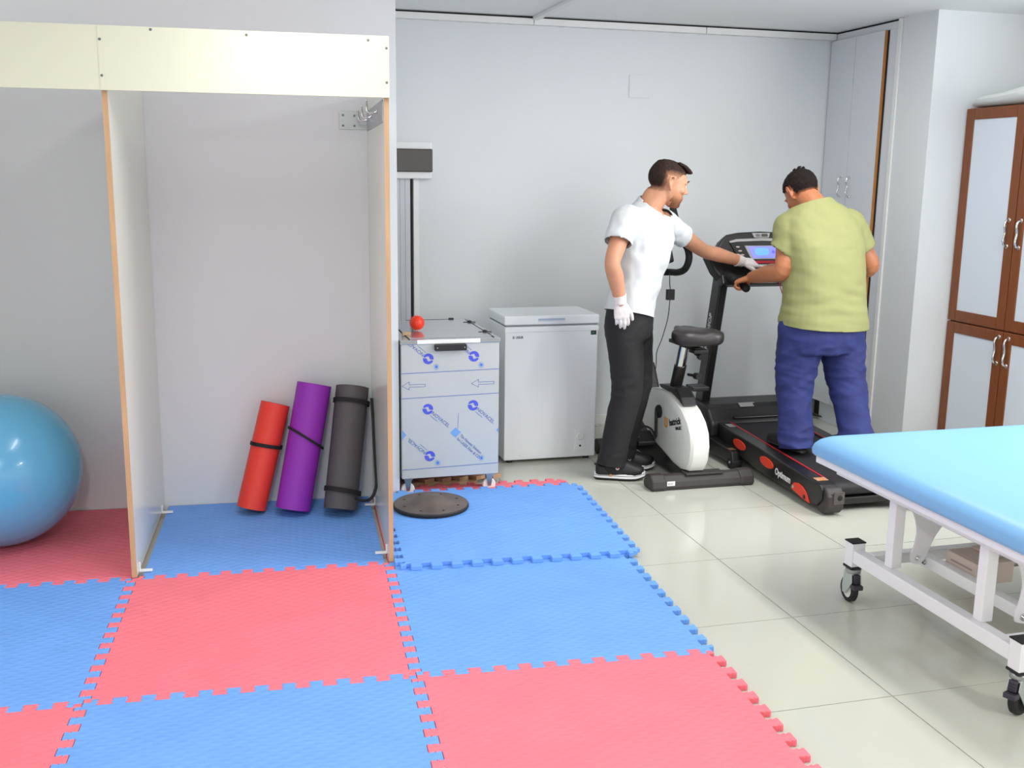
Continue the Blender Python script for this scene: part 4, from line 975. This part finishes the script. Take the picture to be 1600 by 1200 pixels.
def clog(parent, heel, toe, mt_upper=CLOGB):
    """foam clog: thick two-tone sole, closed rounded upper, heel strap with a round rivet"""
    h = V(heel); d = V(toe) - h; L = d.length; d.normalize(); sd = V((-d.y, d.x, 0))
    def outl(grow=0, z=0, k=28):
        P = []
        for i in range(k):
            a = 2 * pi * i / k; s = .5 - .5 * cos(a)                 # 0 heel .. 1 toe
            wd = (.036 + .016 * sm(.25, .75, s)) * (max(0, sin(pi * min(1, max(0, s)))) ** .42) + grow
            off = .006 * sin(pi * s)
            P.append(h + d * (L * s + (grow * (-cos(a)))) + sd * (wd * (1 if sin(a) >= 0 else -1) * (1 if abs(sin(a)) > 1e-6 else 0) + off) + V((0, 0, z + .010 * sm(.8, 1, s))))
        return P
    z0 = h.z
    so = MB().loft([outl(-.004, 0), outl(.002, .006), outl(.004, .014)]).build('sole', mt_upper, parent, smooth=50)
    MB().loft([outl(.004, .0142), outl(.0055, .020), outl(.004, .0255)]).build('sole_stripe', CLOGW, parent, smooth=50, label='white sole stripe')
    MB().loft([outl(.003, .0256), outl(.0035, .0285)]).build('sole_line', mt_upper, parent, smooth=50)
    MB().loft([outl(.004, .0286), outl(.005, .034), outl(.003, .0395)]).build('sole_stripe', CLOGW, parent, smooth=50, label='white sole stripe')
    mb = MB(); rings = []
    for s, wd, ht in ((.02, .018, .045), (.08, .034, .060), (.2, .040, .062), (.35, .044, .074), (.5, .048, .080), (.65, .052, .068), (.8, .050, .052), (.92, .038, .038), (.985, .016, .022)):
        c = h + d * L * s + sd * .006 * sin(pi * s) + V((0, 0, .037 + .008 * sm(.8, 1, s)))
        rings.append([c + sd * (wd * cos(a) ) + V((0, 0, ht * max(0, sin(a)) ** .8 if sin(a) > 0 else -.004)) for a in [2 * pi * k / 24 for k in range(24)]])
    up = mb.loft(rings).build('upper', mt_upper, parent, smooth=60)
    for k in range(6):
        s = .58 + .07 * (k // 2); y = (-1) ** k * (.012 + .008 * (k // 2))
        c = h + d * L * s + sd * y
        MB().ell((c.x, c.y, z0 + .037 + .072 - .12 * (s - .5)), (.004, .004, .003), 8, 6).build('vent_hole', GAP, up, smooth=180)
    P = []
    for k in range(15):
        a = pi * k / 14; c = h + d * (L * .42 - (L * .42 - .004) * sin(a)) + sd * (.048 * cos(a)) + V((0, 0, .078 + .004 * sin(a))); P.append(c)
    MB().tube(P, .010, 8, flat=.28, up=(0, 0, 1)).build('heel_strap', mt_upper, parent, smooth=60)
    for sg in (-1, 1):
        c = h + d * (L * .44) + sd * (.0495 * sg + .004) + V((0, 0, .074))
        s_, u_ = basis(sd * sg)
        M = Matrix(((s_.x, u_.x, sd.x * sg, c.x), (s_.y, u_.y, sd.y * sg, c.y), (s_.z, u_.z, sd.z * sg, c.z), (0, 0, 0, 1)))
        rv = MB().lathe([(0, 0), (.010, 0), (.010, .003), (0, .004)], 16, m=M).build('rivet', WPLAST, parent, smooth=40)
        MB().lathe([(0, .0035), (.005, .0035), (.005, .0048), (0, .0048)], 12, m=M).build('rivet_centre', REDL, rv)

# ---- first man: white T-shirt, gloved, reaching for the console
P1 = thing('person', 'man in white V-neck T-shirt, black trousers and white gloves, reaching to the treadmill console', 'person', (.06, .64, 0), 0, None)
fc = V((.60, -.80, 0)); lf = V((.80, .60, 0))          # chest faces partly to the camera; lf is his left
pf = V((.86, -.50, 0)); pl_ = V((.50, .86, 0))         # pelvis
shR, elR, wrR = V((-.045, .500, 1.365)), V((-.136, .405, 1.172)), V((-.078, .432, .975))
shL, elL, wrL = V((.270, .735, 1.350)), V((.585, .905, 1.190)), V((.835, .935, 1.125))
hd = V((.226, .610, 1.553)); HM1 = RZ3(radians(-4)) @ RY3(radians(13))
nk0, nk1 = V((.128, .618, 1.415)), V((.196, .612, 1.520))
b = MB()
XH1 = head(b, hd, HM1)
b.tube(catmull([nk0 - V((.01, 0, .06)), nk0, (nk0 + nk1) / 2, nk1], 4), interp([.066, .060, .056, .055], 4, 4), 20)
b.tube([V((.115, .625, 1.42)), V((.150, .62, 1.49))], [.052, .048], 16, round_=True)
rings = []
for c, l_, f_, a_, d_ in (((.045, .625, .80), pl_, pf, .13, .10), ((.05, .62, .90), pl_, pf, .145, .105), ((.075, .615, 1.05), lf * .5 + pl_ * .5, fc * .5 + pf * .5, .140, .095), ((.105, .615, 1.22), lf, fc, .165, .105), ((.115, .615, 1.33), lf, fc, .165, .095), ((.12, .617, 1.39), lf, fc, .13, .075), ((.125, .618, 1.43), lf, fc, .075, .06)):
    rings.append(ering(c, V(l_).normalized(), V(f_).normalized(), a_, d_, 28, .85))
b.loft(rings)
limb(b, [shR + V((.03, .02, .0)), shR, (shR * .5 + elR * .5), elR, elR * .62 + wrR * .38, wrR], [.055, .056, .046, .039, .042, .0275])
limb(b, [shL - V((.03, .03, 0)), shL, (shL * .5 + elL * .5), elL, elL * .62 + wrL * .38, wrL], [.055, .055, .045, .039, .041, .0275])
hpR, knR, anR = V((.000, .570, .86)), V((.030, .575, .50)), V((-.030, .610, .10))
hpL, knL, anL = V((.105, .700, .86)), V((.150, .735, .50)), V((.085, .765, .10))
for hp, kn, an in ((hpR, knR, anR), (hpL, knL, anL)):
    limb(b, [hp, hp * .5 + kn * .5, kn, kn * .6 + an * .4, an, an - V((0, 0, .06))], [.078, .068, .052, .050, .036, .034])
for an, tip in ((anR, V((.09, .572, .05))), (anL, V((.225, .745, .05)))): limb(b, [an - V((0, 0, .045)), tip], [.030, .022])
dR = (wrR - elR).normalized() * .5 + V((.03, -.02, -.6)); nR = V((-.25, -1, 0)); tR = V((1, -.2, -.15))
dL = V((1, .10, -.10)); nL = V((.1, -.45, .85)); tL = V((-.1, -1, -.5))
hand(b, wrR, dR, nR, tR, sc=.90, palm_only=True); hand(b, wrL, dL, nL, tL, sc=.90, palm_only=True)
body1 = remeshed(b, .0046, 5)
IM = XH1.inverted()
# short faded hair with a longer brushed-up top
def hair_keep1(c):
    p = IM @ c
    if p.z > .135 or p.length > .17: return False
    line = .060 if p.x > .052 else (-.004 + .35 * max(0, p.x + .005) if p.x > -.03 else -.045 - .0 * p.x)
    if p.x > .052: return p.z > .060 + .10 * (p.x - .075)
    if abs(p.y) > .072 and p.z < .038 and -.032 < p.x < .014: return False
    if p.x > .008: return p.z > .012 + (p.x - .008) * 1.05
    if p.x > -.03: return p.z > -.004
    return p.z > -.048 and p.x < -.028
def hair_th1(c, n):
    p = IM @ c
    top = sm(.060, .100, p.z); q = sm(.04, .09, p.x) * sm(.05, .075, p.z); bk = sm(-.02, -.06, p.x) * sm(-.045, .0, p.z)
    return .0012 + .006 * top + .010 * q + .004 * bk + .002 * noise.noise(p * 95) * (.3 + top)
def hair_t1(c):
    p = IM @ c
    side = sm(.020, .080, p.z + .35 * max(0, -p.x - .02)); back = sm(-.052, -.016, p.z) * sm(-.015, -.06, p.x)
    return .10 + .95 * max(side, back)
place(tint(sub_mesh(body1, hair_keep1, hair_th1), hair_t1), 'hair', HAIR1, P1)
mbq = MB()
for k in range(9):
    y = -.044 + .011 * k; dx = .0 - .004 * abs(k - 4) * .5
    mbq.tube(catmull([(.030 + dx, y, .108), (.066 + dx, y * .98, .098), (.092 + dx, y * .95, .084), (.107 + dx, y * .92, .077)], 4), interp([.008, .010, .010, .006], 4, 4), 8, round_=True, m=XH1)
place(tint(remeshed(mbq, .0035, 3), lambda c: 1), 'quiff', HAIR1, P1)
def beard_keep(c):
    p = IM @ c
    if p.length > .155 or p.z > -.032 or abs(p.y) > .07: return False
    if p.x < .018 + .25 * max(0, p.z + .085): return False
    if p.z < -.085 and p.x < .03: return False
    if abs(p.y) < .026 and -.077 < p.z < -.053 and p.x > .083: return False
    return p.z < -.044 or p.x < .08
def beard_t(c):
    p = IM @ c
    return .75 * sm(-.04, -.085, p.z) + .35 * sm(.07, .09, p.x)
place(tint(sub_mesh(body1, beard_keep, lambda c, n: .0009 + .0005 * noise.noise(c * 300)), beard_t), 'beard', BEARD, P1)
mbl = sub_mesh(body1, lambda c: (lambda p: abs(p.y) < .024 and -.075 < p.z < -.055 and p.x > .083)(IM @ c), lambda c, n: .0006)
place(mbl, 'lips', LIP, P1)
face_parts(body1, XH1, P1, -.001)
place(body1, 'body', SKIN1, P1)
# gloves
for wr, d_, n_, t_, fcv, nm in ((wrR, dR, nR, tR, ((.30, .45, .3), (.22, .42, .3), (.22, .42, .3), (.25, .4, .3)), 'R'), (wrL, dL, nL, tL, ((.05, .15, .1), (.45, .6, .4), (.6, .7, .5), (.7, .7, .5)), 'L')):
    g_ = MB(); hand(g_, wr, d_, n_, t_, sc=.93, grow=.0012, fcurl=fcv, spread=.12, thumb=(.75, .45, -.25) if nm == 'R' else (.8, .45, -.3))
    dd = (elR - wrR).normalized() if nm == 'R' else (elL - wrL).normalized()
    g_.tube([wr - dd * .01, wr + dd * .012, wr + dd * .032], [.0305, .032, .0345], 22)
    gm = remeshed(g_, .0032, 4); eject(gm, folds(.0016, 70, 70, 60, 3.1))
    go = place(gm, 'glove', GLOVE, P1)
    MB().tube([wr + dd * .029, wr + dd * .034], [.0355, .0362], 24).build('glove_cuff', GLOVE, go, smooth=60)
# T-shirt
b = MB(); rings = []
for c, l_, f_, a_, d_, ex in (((.040, .618, .80), pl_, pf, .172, .128, .85), ((.042, .618, .89), pl_, pf, .170, .127, .85), ((.058, .615, .97), pl_ * .7 + lf * .3, pf * .7 + fc * .3, .166, .120, .85), ((.078, .612, 1.06), lf * .5 + pl_ * .5, fc * .5 + pf * .5, .163, .116, .85), ((.100, .612, 1.16), lf * .8 + pl_ * .2, fc * .8 + pf * .2, .176, .121, .84), ((.112, .612, 1.25), lf, fc, .184, .122, .82), ((.118, .613, 1.33), lf, fc, .182, .112, .82), ((.122, .616, 1.385), lf, fc, .166, .095, .88), ((.128, .618, 1.425), lf, fc, .126, .086, .95), ((.138, .618, 1.458), lf, fc, .078, .074, 1), ((.150, .616, 1.490), lf, fc, .066, .068, 1)):
    rings.append(ering(c, V(l_).normalized(), V(f_).normalized(), a_, d_, 32, ex))
b.loft(rings)
cuR = shR * .47 + elR * .53; cuL = shL * .50 + elL * .50
sleeve(b, [V((.02, .55, 1.365)), shR + V((.012, .008, .005)), shR * .6 + elR * .4, cuR], [.070, .074, .069, .070])
sleeve(b, [V((.20, .68, 1.365)), shL, shL * .72 + elL * .28, cuL], [.068, .068, .060, .059])
sh1 = remeshed(b, .0062, 9)
def fold1(co, no):
    k = sm(.86, 1.02, co.z) * (1 - sm(1.28, 1.42, co.z))
    d_ = .0055 * noise.noise((co.x * 9 + co.z * 10, co.y * 9, co.z * 7 - co.x * 8)) + .0045 * noise.noise((co.x * 18 - co.z * 16 + 5, co.y * 14, co.z * 15 + co.x * 16))
    arm = .004 * noise.noise((co.x * 26, co.y * 26, co.z * 30 + 7))
    return d_ * (.35 + .75 * k) + arm * (1 if co.z > 1.2 else .3)
eject(sh1, fold1)
cut(sh1, (.05, .62, .84), .26, [(V((.04, .62, .888)), V((.20, .12, 1)).normalized())], lambda c: (c - V((.04, .62, .888))).dot(V((.20, .12, 1))) < 0)
aR = (elR - shR).normalized(); aL = (elL - shL).normalized()
open_end(sh1, cuR, aR)
open_end(sh1, cuL, aL)
# collar: a tilted ring plane and the V below it
nb = V((.140, .617, 1.452)); cn = (V((0, 0, 1)) * .86 + fc * .42 + V((.25, 0, 0))).normalized()
v0 = V((.183, .540, 1.388))
n1 = (lf * .62 + V((0, 0, -.60))).normalized(); n2 = (-lf * .62 + V((0, 0, -.60))).normalized()
cut(sh1, nb, .17, [(nb, cn), (v0, n1), (v0, n2)], lambda c: (c - nb).dot(cn) > 0 or ((c - v0).dot(n1) < 0 and (c - v0).dot(n2) < 0 and (c - nb).dot(fc) > 0))
place(sh1, 't_shirt', COTW, P1, solid=.0022)
# trousers
b = MB(); rings = []
for z, a_, d_, cx, cy in ((.955, .150, .112, .05, .62), (.90, .155, .115, .046, .622), (.82, .158, .118, .044, .628), (.76, .150, .112, .05, .635)):
    rings.append(ering((cx, cy, z), pl_, pf, a_, d_, 30, .85))
b.loft(rings)
for hp, kn, an, s in ((hpR, knR, anR, 0), (hpL, knL, anL, 1)):
    limb(b, [hp + V((0, 0, .0)), hp * .55 + kn * .45, kn, kn * .55 + an * .45, an * .9 + kn * .1, an + V((0, 0, -.035))], [.098, .090, .0765, .073, .069, .073], 24)
tr1 = remeshed(b, .0062, 7)
def tf(co, no):
    kz = math.exp(-((co.z - .50) / .10) ** 2) + 1.1 * math.exp(-((co.z - .10) / .09) ** 2) + .5 * math.exp(-((co.z - .78) / .08) ** 2)
    r1 = .5 - abs(noise.noise((co.x * 9 + 2 + co.z * 7, co.y * 9, co.z * 15 - 6 * co.x)))
    return (.0015 + .0055 * kz) * r1 * 1.6 + .0035 * noise.noise((co.x * 10 + 4, co.y * 10, co.z * 8))
eject(tr1, tf)
for an in (anR, anL):
    p = an + V((0, 0, -.016)); cut(tr1, an + V((0, 0, -.06)), .14, [(p, V((.10, 0, 1)).normalized())], lambda c, p=p: (c - p).dot(V((.10, 0, 1))) < 0)
place(tr1, 'trousers', JBLK, P1, solid=.002)
for an, tip in ((anR, V((.09, .572, .05))), (anL, V((.225, .745, .05)))):
    sk = MB(); limb(sk, [an + V((0, 0, .03)), an - V((0, 0, .035)), an * .6 + tip * .4 - V((0, 0, .02)), tip], [.044, .043, .036, .027])
    sk.build('sock', JBLK, P1, smooth=180)
clog(P1, (-.112, .640, .0005), (.142, .566, .0005)); clog(P1, (.010, .785, .0005), (.270, .742, .0005))

# ---- second man: green T-shirt, seen from behind on the treadmill
P2 = thing('person', 'man in light green T-shirt and blue jeans seen from behind, walking on the treadmill', 'person', (1.03, .38, .15))
up_f = V((-.05, 1, 0)).normalized(); up_l = V((-1, -.05, 0)).normalized()
shL, elL, wrL = V((.868, .480, 1.330)), V((.812, .430, 1.120)), V((.800, .735, 1.055))
shR, elR, wrR = V((1.215, .480, 1.340)), V((1.350, .470, 1.130)), V((1.262, .765, 1.055))
hd = V((.986, .590, 1.512)); HM2 = RZ3(radians(93)) @ RY3(radians(42)) @ RX3(radians(-7))
b = MB(); XH2 = head(b, hd, HM2)
b.tube(catmull([V((1.015, .46, 1.36)), V((1.008, .48, 1.43)), V((.997, .53, 1.475)), V((.988, .565, 1.50))], 4), interp([.074, .068, .064, .062], 4, 4), 20)
rings = []
for c, a_, d_ in (((1.04, .40, .78), .185, .145), ((1.042, .40, .90), .195, .150), ((1.04, .41, 1.05), .190, .150), ((1.035, .43, 1.20), .200, .140), ((1.03, .445, 1.30), .200, .120), ((1.02, .455, 1.37), .150, .095), ((1.01, .46, 1.42), .085, .07)):
    rings.append(ering(c, up_l, up_f, a_, d_, 28, .85))
b.loft(rings)
limb(b, [shL + V((.04, -.01, 0)), shL, shL * .5 + elL * .5, elL, elL * .62 + wrL * .38, wrL], [.062, .064, .056, .048, .050, .0315])
limb(b, [shR - V((.04, .01, 0)), shR, shR * .5 + elR * .5, elR, elR * .62 + wrR * .38, wrR], [.062, .064, .056, .048, .050, .0315])
hpL, knL, anL = V((.930, .400, .82)), V((.905, .405, .52)), V((.900, .345, .235))
hpR, knR, anR = V((1.150, .400, .82)), V((1.175, .340, .54)), V((1.165, .195, .265))
for hp, kn, an in ((hpR, knR, anR), (hpL, knL, anL)):
    limb(b, [hp, hp * .5 + kn * .5, kn, kn * .6 + an * .4, an], [.095, .082, .060, .056, .040])
dl = V((-.42, .50, -.22)); hand(b, wrL, dl, V((-.30, .18, .92)), V((.35, .8, .1)), curl=(.85, 1.25, .85), sc=.98, thumb=(.65, .55, -.55))
dr = V((.20, .75, -.28)); hand(b, wrR, dr, V((.35, .20, .9)), V((-.8, .4, .1)), curl=(.75, 1.2, .8), sc=.98, thumb=(.65, .55, -.55))
body2 = remeshed(b, .0046, 5); IM2 = XH2.inverted()
def hk2(c):
    p = IM2 @ c
    if p.length > .165: return False
    if abs(p.y) > .070 and p.z < .036 and -.034 < p.x < .016: return False
    if p.x > .05: return p.z > .058
    if p.x > .008: return p.z > .014 + (p.x - .008) * 1.0
    if p.x > -.03: return p.z > -.004
    return p.z > -.040 + .012 * noise.noise(p * 40) and p.x < -.028
def ht2(c, n):
    p = IM2 @ c
    return .003 + .006 * sm(-.045, .03, p.z) + .004 * sm(.05, .10, p.z) + .0026 * noise.noise(p * 85)
place(tint(sub_mesh(body2, hk2, ht2), lambda c: .25 + .9 * sm(-.042, -.012, (IM2 @ c).z + .3 * max(0, -.05 - (IM2 @ c).x))), 'hair', HAIR2, P2)
mb = MB()
for k in range(14):
    a = k * .9; r0 = .008 + .0022 * k; p0 = V((-.045 + r0 * cos(a), r0 * sin(a), .102)); mb.tube([p0, p0 + V((.010 * cos(a + 1), .010 * sin(a + 1), .006)), p0 + V((.022 * cos(a + 1.3), .022 * sin(a + 1.3), .006))], [.008, .007, .002], 6, m=XH2)
tint(mb.build('hair_tuft', HAIR2, P2, smooth=60).data, lambda c: 1)
face_parts(body2, XH2, P2)
place(sub_mesh(body2, lambda c: (lambda p: abs(p.y) < .024 and -.075 < p.z < -.055 and p.x > .083)(IM2 @ c), lambda c, n: .0006), 'lips', LIP, P2)
place(body2, 'body', SKIN2, P2)
b = MB(); rings = []
for c, a_, d_, ex in (((1.048, .395, .76), .240, .185, .85), ((1.048, .395, .86), .236, .180, .85), ((1.046, .40, .95), .222, .172, .85), ((1.042, .41, 1.06), .212, .168, .84), ((1.040, .42, 1.16), .214, .160, .82), ((1.036, .435, 1.25), .222, .150, .80), ((1.032, .45, 1.32), .222, .132, .80), ((1.026, .46, 1.375), .206, .114, .86), ((1.018, .472, 1.428), .166, .102, .92), ((1.006, .488, 1.470), .110, .090, 1), ((1.0, .502, 1.505), .074, .078, 1)):
    rings.append(ering(c, up_l, up_f, a_, d_, 32, ex))
b.loft(rings)
cuL = shL * .42 + elL * .58 + V((-.008, .015, 0)); cuR = shR * .42 + elR * .58
sleeve(b, [V((.93, .465, 1.35)), shL + V((.004, 0, .006)), shL * .6 + elL * .4, cuL], [.082, .084, .080, .083])
sleeve(b, [V((1.13, .465, 1.35)), shR + V((-.004, 0, .006)), shR * .6 + elR * .4, cuR], [.082, .084, .080, .082])
sh2 = remeshed(b, .0064, 9)
def fold2(co, no):
    k = 1 - sm(.95, 1.25, co.z)
    d_ = .006 * noise.noise((co.x * 8 + co.z * 6, co.y * 8, co.z * 9)) + .0055 * k * noise.noise((co.x * 9, co.y * 8 + 4, co.z * 26 + 3 * co.x))
    return d_ + .0035 * noise.noise((co.x * 24, co.y * 24, co.z * 26 + 7)) * sm(1.12, 1.25, co.z)
eject(sh2, fold2)
hp_ = V((1.045, .40, .832)); hn = V((.045, -.05, 1)).normalized()
cut(sh2, (1.045, .40, .76), .34, [(hp_, hn)], lambda c: (c - hp_).dot(hn) < 0)
aL = (elL - shL).normalized(); aR = (elR - shR).normalized()
open_end(sh2, cuL, aL, .11)
open_end(sh2, cuR, aR, .11)
np_ = V((1.005, .49, 1.462)); nn_ = V((-.21, .34, .92)).normalized()
cut(sh2, np_, .17, [(np_, nn_)], lambda c: (c - np_).dot(nn_) > 0)
place(sh2, 't_shirt', COTG, P2, solid=.0022)
b = MB(); rings = []
for z, a_, d_ in ((.93, .205, .155), (.86, .222, .166), (.78, .226, .168), (.70, .210, .150)):
    rings.append(ering((1.043, .40, z), up_l, up_f, a_, d_, 30, .85))
b.loft(rings)
for hp, kn, an in ((hpR, knR, anR), (hpL, knL, anL)):
    limb(b, [hp, hp * .55 + kn * .45, kn, kn * .55 + an * .45, an * .85 + kn * .15, an + (an - kn).normalized() * .05], [.122, .110, .091, .084, .078, .086], 26)
tr2 = remeshed(b, .0064, 7)
def tf2(co, no):
    kz = math.exp(-((co.z - .55) / .11) ** 2) + 1.3 * math.exp(-((co.z - .25) / .09) ** 2) + .5 * math.exp(-((co.z - .72) / .08) ** 2)
    r1 = .5 - abs(noise.noise((co.x * 8 + 2 + co.z * 8, co.y * 8, co.z * 15 - 9 * co.x)))
    r2 = .5 - abs(noise.noise((co.x * 7 + 9, co.y * 7, co.z * 22 + 7 * co.x)))
    return (.003 + .009 * kz) * r1 * 1.6 + .008 * kz * r2 + .004 * noise.noise((co.x * 9, co.y * 9 + 3, co.z * 7))
eject(tr2, tf2)
for an, kn in ((anR, knR), (anL, knL)):
    ax = (an - kn).normalized(); p = an + ax * .045
    cut(tr2, p + ax * .05, .16, [(p, ax)], lambda c, p=p, ax=ax: (c - p).dot(ax) > 0)
place(tr2, 'jeans', JBLU, P2, solid=.002)
def shoe(an, heel, toe):
    h = V(heel); d = (V(toe) - h); L = d.length; d.normalize(); s_ = d.cross(V((0, 0, 1))).normalized(); u_ = s_.cross(d).normalized(); rings = []
    so = []
    for s, wd, ht in ((.0, .022, .05), (.06, .034, .075), (.2, .038, .085), (.38, .040, .085), (.55, .046, .066), (.75, .048, .050), (.92, .036, .036), (1.0, .014, .022)):
        c = h + d * L * s
        rings.append([c + s_ * wd * cos(a) + u_ * (.018 + (ht * max(0, sin(a)) ** .8 if sin(a) > 0 else -.004)) for a in [2 * pi * k / 22 for k in range(22)]])
        so.append([c + s_ * (wd + .004) * cos(a) + u_ * (.010 + .010 * sin(a)) for a in [2 * pi * k / 22 for k in range(22)]])
    o = MB().loft(rings).build('shoe', RUBBER, P2, smooth=60)
    MB().loft(so).build('sole', BLACK, o, smooth=60)
    MB().tube([h + d * L * .22 + u_ * .06, V(an)], [.042, .036], 18).build('sock', GAP, o, smooth=60)
shoe(anL, (.918, .290, .172), (.865, .560, .180)); shoe(anR, (1.172, .165, .190), (1.150, .425, .172))
